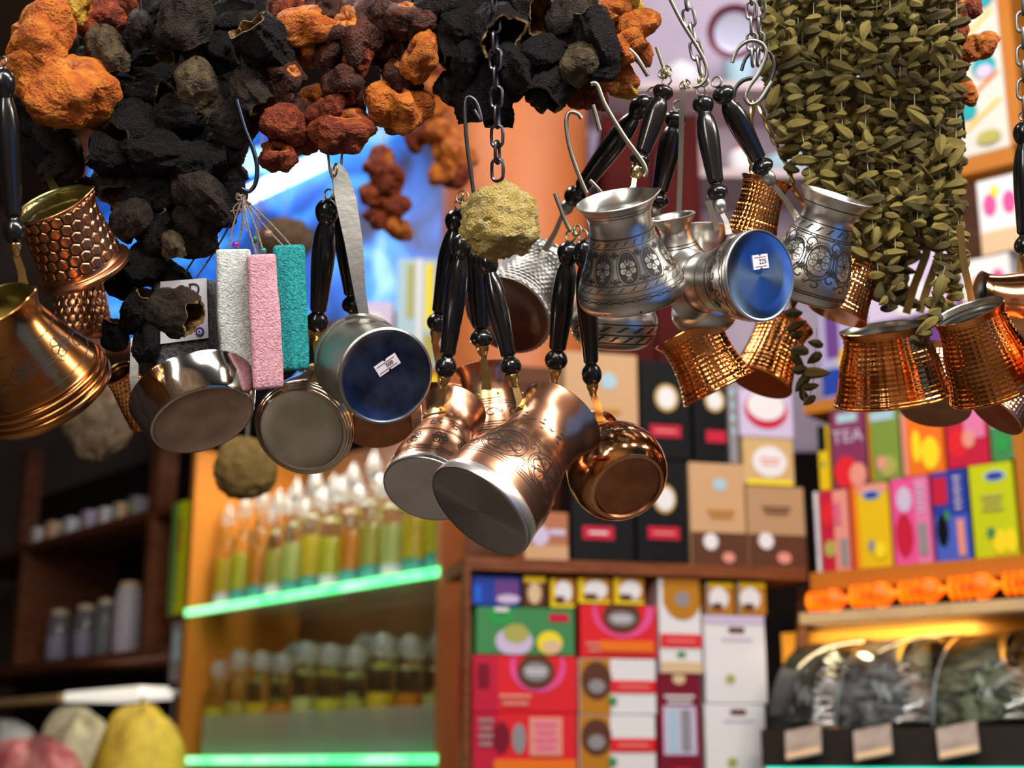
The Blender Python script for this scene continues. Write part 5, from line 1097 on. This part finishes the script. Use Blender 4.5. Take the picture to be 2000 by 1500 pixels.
# ------------------------------------------------------------------ pumice stones
def pumice(label, cx, cy, w, h, rot, d, col, col2, yaw, th, cord_to, bead=None, dark_end=True):
    s = d / F; r = math.radians(rot); up = img(math.sin(r), -math.cos(r), 0); y = math.radians(yaw)
    xr = img(math.cos(r) * math.cos(y), math.sin(r) * math.cos(y), math.sin(y)); M = frame(P(cx, cy, d) - up * (h / 2 * s), up, xr)
    o = root('pumice_stone', M, label, 'pumice stone', None); I = INV[o.name]
    m = mat('pumice_' + label[:8].replace(' ', '_'), col, .9, col2=col2, nscale=420, bump=1.0, bscale=800, bdist=.0016, ramp=(.35, .6), spec=.2, detail=2)
    mb = MB(); nx, nz = 14, 40; hw, hd, hh = w / 2 * s, th / 2 * s, h * s
    bm = bmesh.new(); bmesh.ops.create_cube(bm, size=1.0)
    for v in bm.verts: v.co = Vector((v.co.x * 2 * hw, v.co.y * 2 * hd, (v.co.z + .5) * hh))
    bmesh.ops.bevel(bm, geom=[e for e in bm.edges], offset=min(hw, hd) * .36, segments=2, profile=.6, affect='EDGES')
    bmesh.ops.subdivide_edges(bm, edges=[e for e in bm.edges if e.calc_length() > hh * .3], cuts=14, use_grid_fill=True)
    for v in bm.verts: v.co += Vector((noise.noise(v.co * 60 + Vector((cx, 0, 0))), noise.noise(v.co * 60 + Vector((0, cx, 5))), noise.noise(v.co * 60))) * (2.2 * s)
    me = bpy.data.meshes.new('stone'); bm.to_mesh(me); bm.free(); me.materials.append(m)
    me.polygons.foreach_set('use_smooth', [True] * len(me.polygons)); link('stone', me, o)
    c = MB(); tp = Vector((0, 0, hh))
    for dx in (-.25, .25):
        e = I @ P(*cord_to, d); p0 = tp + Vector((dx * hw, 0, -.001)); mid = (p0 + e) / 2 + Vector((dx * hw * .5, 0, 0))
        c.tube(spline([tuple(p0), tuple(mid), tuple(e)], 6), 1.9 * s, 6)
    c.build('cord', mat('jute_cord', (.16, .12, .10), .9, col2=(.30, .24, .19), nscale=900), o)
    if bead: MB().ball(tp + (I.to_3x3() @ img(bead[1] * s, bead[2] * s)), bead[3] * s, 10).build('bead', mat('bead_' + bead[0], bead[4], .3, coat=.4), o)
    return o, I, s, hd, hh, hw
KN = (474, 386)
st = pumice('dark grey pumice stone with white paper label', 366, 642, 126, 185, -2, .935, (.045, .045, .05), (.12, .12, .13), -14, 60, KN)
o, I, s, hd, hh, hw = st
def onfront(px, py):
    r = P(px, py, 1) - CAM; Mi = I; a = Mi @ CAM; b = Mi.to_3x3() @ r; t = (-hd - .0012 - a.y) / b.y; return a + b * t
lb = [onfront(*q) for q in ((313, 672), (407, 660), (403, 543), (313, 550))]
PAPER = mat('label_paper', (.66, .66, .74), .5)
lab = MB().add(lb + [v + Vector((0, .0003, 0)) for v in lb], [(0, 1, 2, 3), (7, 6, 5, 4), (0, 4, 5, 1), (1, 5, 6, 2), (2, 6, 7, 3), (3, 7, 4, 0)]).build('paper_label', PAPER, o, smooth=False)
def tmat(px, py, k=.0004): c = onfront(px, py); c.y -= k; return Matrix.Translation(c) @ Matrix.Rotation(PI / 2, 4, 'X') @ Matrix.Rotation(math.radians(4), 4, 'Z')
text(lab, 'D', 34 * s, tmat(380, 566), INK); text(lab, 'SI\u2013', 15 * s, tmat(389, 618), INK)
c = onfront(388, 600); MB().box((c.x, c.y - .0004, c.z), (12 * s, .0002, 6 * s)).build('green_band', mat('label_green', (.02, .22, .10), .5), lab, smooth=False)
for rr, m_ in ((9, mat('amulet_blue', (.05, .03, .35), .4)), (5, PAPER), (2, INK)):
    c = onfront(391, 648); MB().lathe([(1e-5, .0004), (rr * s, .0004), (rr * s, 0)], 20, Matrix.Translation((c.x, c.y - .0001 * (12 - rr), c.z)) @ Matrix.Rotation(PI / 2, 4, 'X')).build('eye_emblem', m_, lab, smooth=False)
pumice('pale greenish white pumice stone, left of three coloured stones', 459, 618, 66, 260, -2.0, .905, (.50, .55, .53), (.74, .78, .76), 16, 40, KN, ('purple', 6, -10, 7, (.22, .02, .30)))
pumice('pink pumice stone between the white and teal stones', 517, 629, 58, 262, -3.2, .895, (.62, .27, .34), (.74, .42, .47), 14, 42, KN, ('green', 4, -8, 7, (.02, .16, .14)))
pumice('teal pumice stone, right of three coloured stones', 568, 602, 62, 244, -2.2, .91, (.01, .20, .22), (.04, .36, .36), 12, 44, KN, ('wooden', -40, -22, 10, (.22, .13, .09)))
o = root('cord_knot', Matrix.Translation(P(*KN, .905)), 'tangled jute cord knot above the pumice stones', 'cord'); I = INV[o.name]; mb = MB(); s = .905 / F
pts = [(random.uniform(-16, 16), random.uniform(-10, 12), random.uniform(-8, 8)) for _ in range(9)]
mb.tube(spline([tuple((I.to_3x3() @ img(a * s, b * s, c_ * s))) for a, b, c_ in pts], 6), 1.9 * s, 6)
for k in range(5): mb.tube(spline([tuple(I.to_3x3() @ img(random.uniform(-6, 6) * s, random.uniform(-4, 4) * s)), tuple(I.to_3x3() @ img(random.uniform(-26, 20) * s, random.uniform(0, 26) * s)), tuple(I.to_3x3() @ img(random.uniform(-34, 26) * s, random.uniform(24, 70) * s))], 5), 1.3 * s, 5)
mb.build('jute_knot', MATS['jute_cord'], o)
MB().ball(I @ P(496, 468, .92), 8 * s, 10).build('bead', mat('bead_teal', (.01, .18, .17), .3, coat=.4), o)

# ------------------------------------------------------------------ natural sponges
def sponge(label, px, py, r, d, col, col2, seed, sq=1.0, amp=1.0):
    s = d / F * r; n = 64; mb = MB().lathe([(max(1e-4, math.sin(PI * j / 48)), -math.cos(PI * j / 48)) for j in range(49)], n)
    for v in mb.v:
        f = 1 + amp * (.10 * noise.noise(v * 1.6 + Vector((seed, 0, 0))) + .07 * noise.noise(v * 4 + Vector((0, seed, 0))) + .05 * noise.noise(v * 13 + Vector((seed, 1, 0))))
        v *= f; v.y *= .75; v.z *= sq
    o = mb.build('natural_sponge', mat('sponge_' + str(seed), col, .95, col2=col2, nscale=3, bump=1.0, bscale=22, bdist=.009, spec=.1), None, frame(P(px, py, d), UP, RT) @ Matrix.Diagonal((s, s, s, 1)))
    cm = MB(); I = o.matrix_world.inverted() if False else (frame(P(px, py, d), UP, RT) @ Matrix.Diagonal((s, s, s, 1))).inverted(); top = P(px, py, d); zt = 3.66 if d > 1.2 else P(972, 350, d).z
    cm.tube([I @ top, I @ Vector((top.x, top.y, zt))], .0012 / s, 6); cm.build('cord', mat('jute_cord', (.16, .12, .10), .9, col2=(.30, .24, .19), nscale=900), o)
    return prop(o, label, 'sponge')
sponge('pale yellow natural sea sponge hanging at the chain', 975, 432, 80, .87, (.74, .53, .15), (.88, .70, .30), 3, .9, 1.7)
sponge('large tan sponge hanging blurred behind the steel pot base', 480, 915, 62, 1.7, (.30, .19, .06), (.42, .28, .10), 9, 1.0)
sponge('brown sponge hanging blurred below the brassy pot', 190, 810, 70, 1.7, (.20, .13, .08), (.34, .25, .16), 15, 1.3)
sponge('brown round loofah in front of the added glowing blue panel', 556, 470, 56, 2.2, (.13, .085, .05), (.20, .13, .08), 21, .8)

# ------------------------------------------------------------------ chains and hooks
def chain(label, pts, d, pitch, wd, wr, m):
    o = root('hanging_chain', Matrix.Translation(P(*pts[0], d)), label, 'chain'); I = INV[o.name]; s = d / F
    pp = spline(pts, 30); acc = pitch; last = pp[0]; k = 0
    for q in pp[1:]:
        st_ = (q[0] - last[0], q[1] - last[1]); acc += math.hypot(*st_)
        if acc >= pitch:
            acc -= pitch; k += 1; ln = math.hypot(*st_); dr = I.to_3x3() @ img(st_[0] / ln, st_[1] / ln); ax = I.to_3x3() @ (img(.35, 0, 1) if k % 2 else img(1, 0, -.35))
            mb = MB(); c = I @ P(q[0], q[1], d); nn, mm = 20, 7; ax = (ax - dr * ax.dot(dr)).normalized(); sd = ax.cross(dr); hl = pitch * .60 * s; rr = wd / 2 * s; vs = []
            for i in range(nn):
                t = 2 * PI * i / nn; ct, sn = math.cos(t), math.sin(t); ctr = c + sd * (rr * ct) + dr * (rr * sn + (hl - rr) * (1 if sn > 0 else -1) if abs(sn) > 1e-6 else 0); nr = sd * ct + dr * sn
                for j in range(mm):
                    h = 2 * PI * j / mm; vs.append(ctr + nr * (wr * s * math.cos(h)) + ax * (wr * s * math.sin(h)))
            mb.add(vs, [(i * mm + j, ((i + 1) % nn) * mm + j, ((i + 1) % nn) * mm + (j + 1) % mm, i * mm + (j + 1) % mm) for i in range(nn) for j in range(mm)])
            mb.build('link', m, o)
        last = q
chain('dark steel chain above the pale sponge', [(962, -100), (966, 60), (970, 200), (972, 365)], .90, 36, 24, 3.4, WIRED)
chain('steel chain leaning above the black pot handles', [(1336, -100), (1342, 10), (1356, 80), (1370, 150)], .90, 33, 22, 3.2, CHAIN)
chain('steel chain beside the okra bunch, left strand', [(1468, -100), (1468, 20), (1470, 120)], .93, 30, 20, 3.0, CHAIN)
chain('steel chain beside the okra bunch, right strand', [(1484, -100), (1484, 20), (1480, 125)], .945, 30, 20, 3.0, CHAIN)
chain('steel chain at the right picture edge', [(1997, -100), (1998, 80), (2000, 235)], .90, 34, 22, 3.2, CHAIN)
def hook(label, pts, d, r, m, d2=None):
    n = len(pts); d2 = d2 or d; q = [tuple(P(x, y, d + (d2 - d) * i / (n - 1))) for i, (x, y) in enumerate(pts)]; c = Vector(q[0])
    o = MB().tube([Vector(v) - c for v in spline(q, 8)], r * d / F, 10).build('wire_hook', m, None, Matrix.Translation(c)); return prop(o, label, 'hook')
hook('dark curved hook above the jute knot', [(462, 195), (478, 250), (494, 290), (502, 325), (499, 358), (486, 374), (472, 368)], .895, 4.5, mat('blued_steel', (.05, .07, .12), .3, 1))
hook('long thin dark wire hook left of the chain', [(926, 215), (940, 236), (930, 200), (913, 190), (908, 215), (912, 280), (920, 340), (926, 385)], .89, 4, WIRED)
hook('grey wire hook in front of the orange column', [(1136, 232), (1128, 222), (1112, 220), (1106, 240), (1112, 285), (1128, 335), (1146, 378)], .895, 4.3, WIRE)
hook('long grey wire hook crossing in front of black handle', [(1154, 164), (1166, 166), (1182, 205), (1218, 265), (1252, 312), (1262, 335), (1258, 345)], .875, 4.6, WIRE)
hook('short grey wire end beside orange peppers', [(1228, 96), (1242, 110), (1256, 132), (1266, 148)], .925, 5, WIRE)
hook('short grey wire end below the peppers', [(1158, 205), (1164, 225), (1172, 255)], .92, 4.6, WIRE)
hook('short wire left of the flower medallion pot', [(1084, 378), (1094, 405), (1108, 440), (1116, 452)], .93, 4.4, WIRE)
hook('small wire prong above the flower medallion pot', [(1152, 352), (1166, 366), (1176, 378)], .93, 4.0, WIRE)
hook('thin straight wire over the handle rings', [(1282, 92), (1290, 115), (1300, 145)], .92, 3.6, WIRE)
hook('long wire hook leaning along the steel chain', [(1300, -20), (1330, 40), (1362, 92), (1378, 125), (1380, 150), (1368, 166), (1354, 170)], .885, 3.8, WIRE)
hook('grey S hook at the okra bunch', [(1430, 122), (1440, 96), (1462, 80), (1486, 84), (1496, 104), (1484, 140), (1462, 172), (1456, 192), (1466, 204), (1484, 196), (1500, 172), (1508, 160)], .915, 4.0, WIRE)
hook('dark S hook behind the grey hook', [(1448, 138), (1458, 112), (1480, 96), (1504, 104), (1512, 130), (1505, 160), (1492, 190), (1476, 198)], .945, 3.6, WIRED)
hook('blackish hook beside the black handle top', [(1432, 190), (1438, 170), (1454, 156), (1478, 152)], .935, 4.2, WIRED)
hook('thin dark wire hanging right of the okra bunch', [(1870, 190), (1880, 225), (1884, 270)], 1.0, 2.6, WIRED)
hook('wire pair holding the handles under red pepper, left', [(641, 300), (643, 325), (648, 345), (656, 350)], .915, 2.4, WIRE)
hook('wire pair holding the handles under red pepper, right', [(668, 300), (666, 325), (662, 342), (652, 352)], .915, 2.4, WIRE)
def ringset(label, c, d, n, R):
    o = root('ring_bunch', Matrix.Translation(P(*c, d)), label, 'ring'); s = d / F
    for i in range(n): MB().torus(img(random.uniform(-5, 5) * s, random.uniform(-4, 4) * s, random.uniform(-4, 4) * s), img(math.cos(i * 1.1), .2, math.sin(i * 1.1)), R * s, 2.0 * s).build('ring', WIRE if i % 2 else GOLD, o)
ringset('steel rings joining the black handles left of the sponge', (907, 386), .90, 2, 13)
ringset('small rings over the two leftmost black handles', (1299, 142), .915, 4, 10)
ringset('brassy rings joining chain and black handles', (1374, 158), .895, 4, 9)
ringset('two wire rings over the right centre handles', (1126, 452), .925, 2, 10)
ringset('brassy rings beside the thin strap handle', (1340, 168), .93, 3, 8)
# overhead rail that carries strings and chains
ra = root('hanging_rail', Matrix.Translation(P(1000, -110, .93)), 'steel rail above the picture that carries the strings', 'rail'); I = INV[ra.name]
for d_ in (.92, 1.02): MB().tube([I @ P(-900, -118, d_), I @ P(2900, -118, d_)], .008, 10).build('rail_tube', CHAIN, ra)
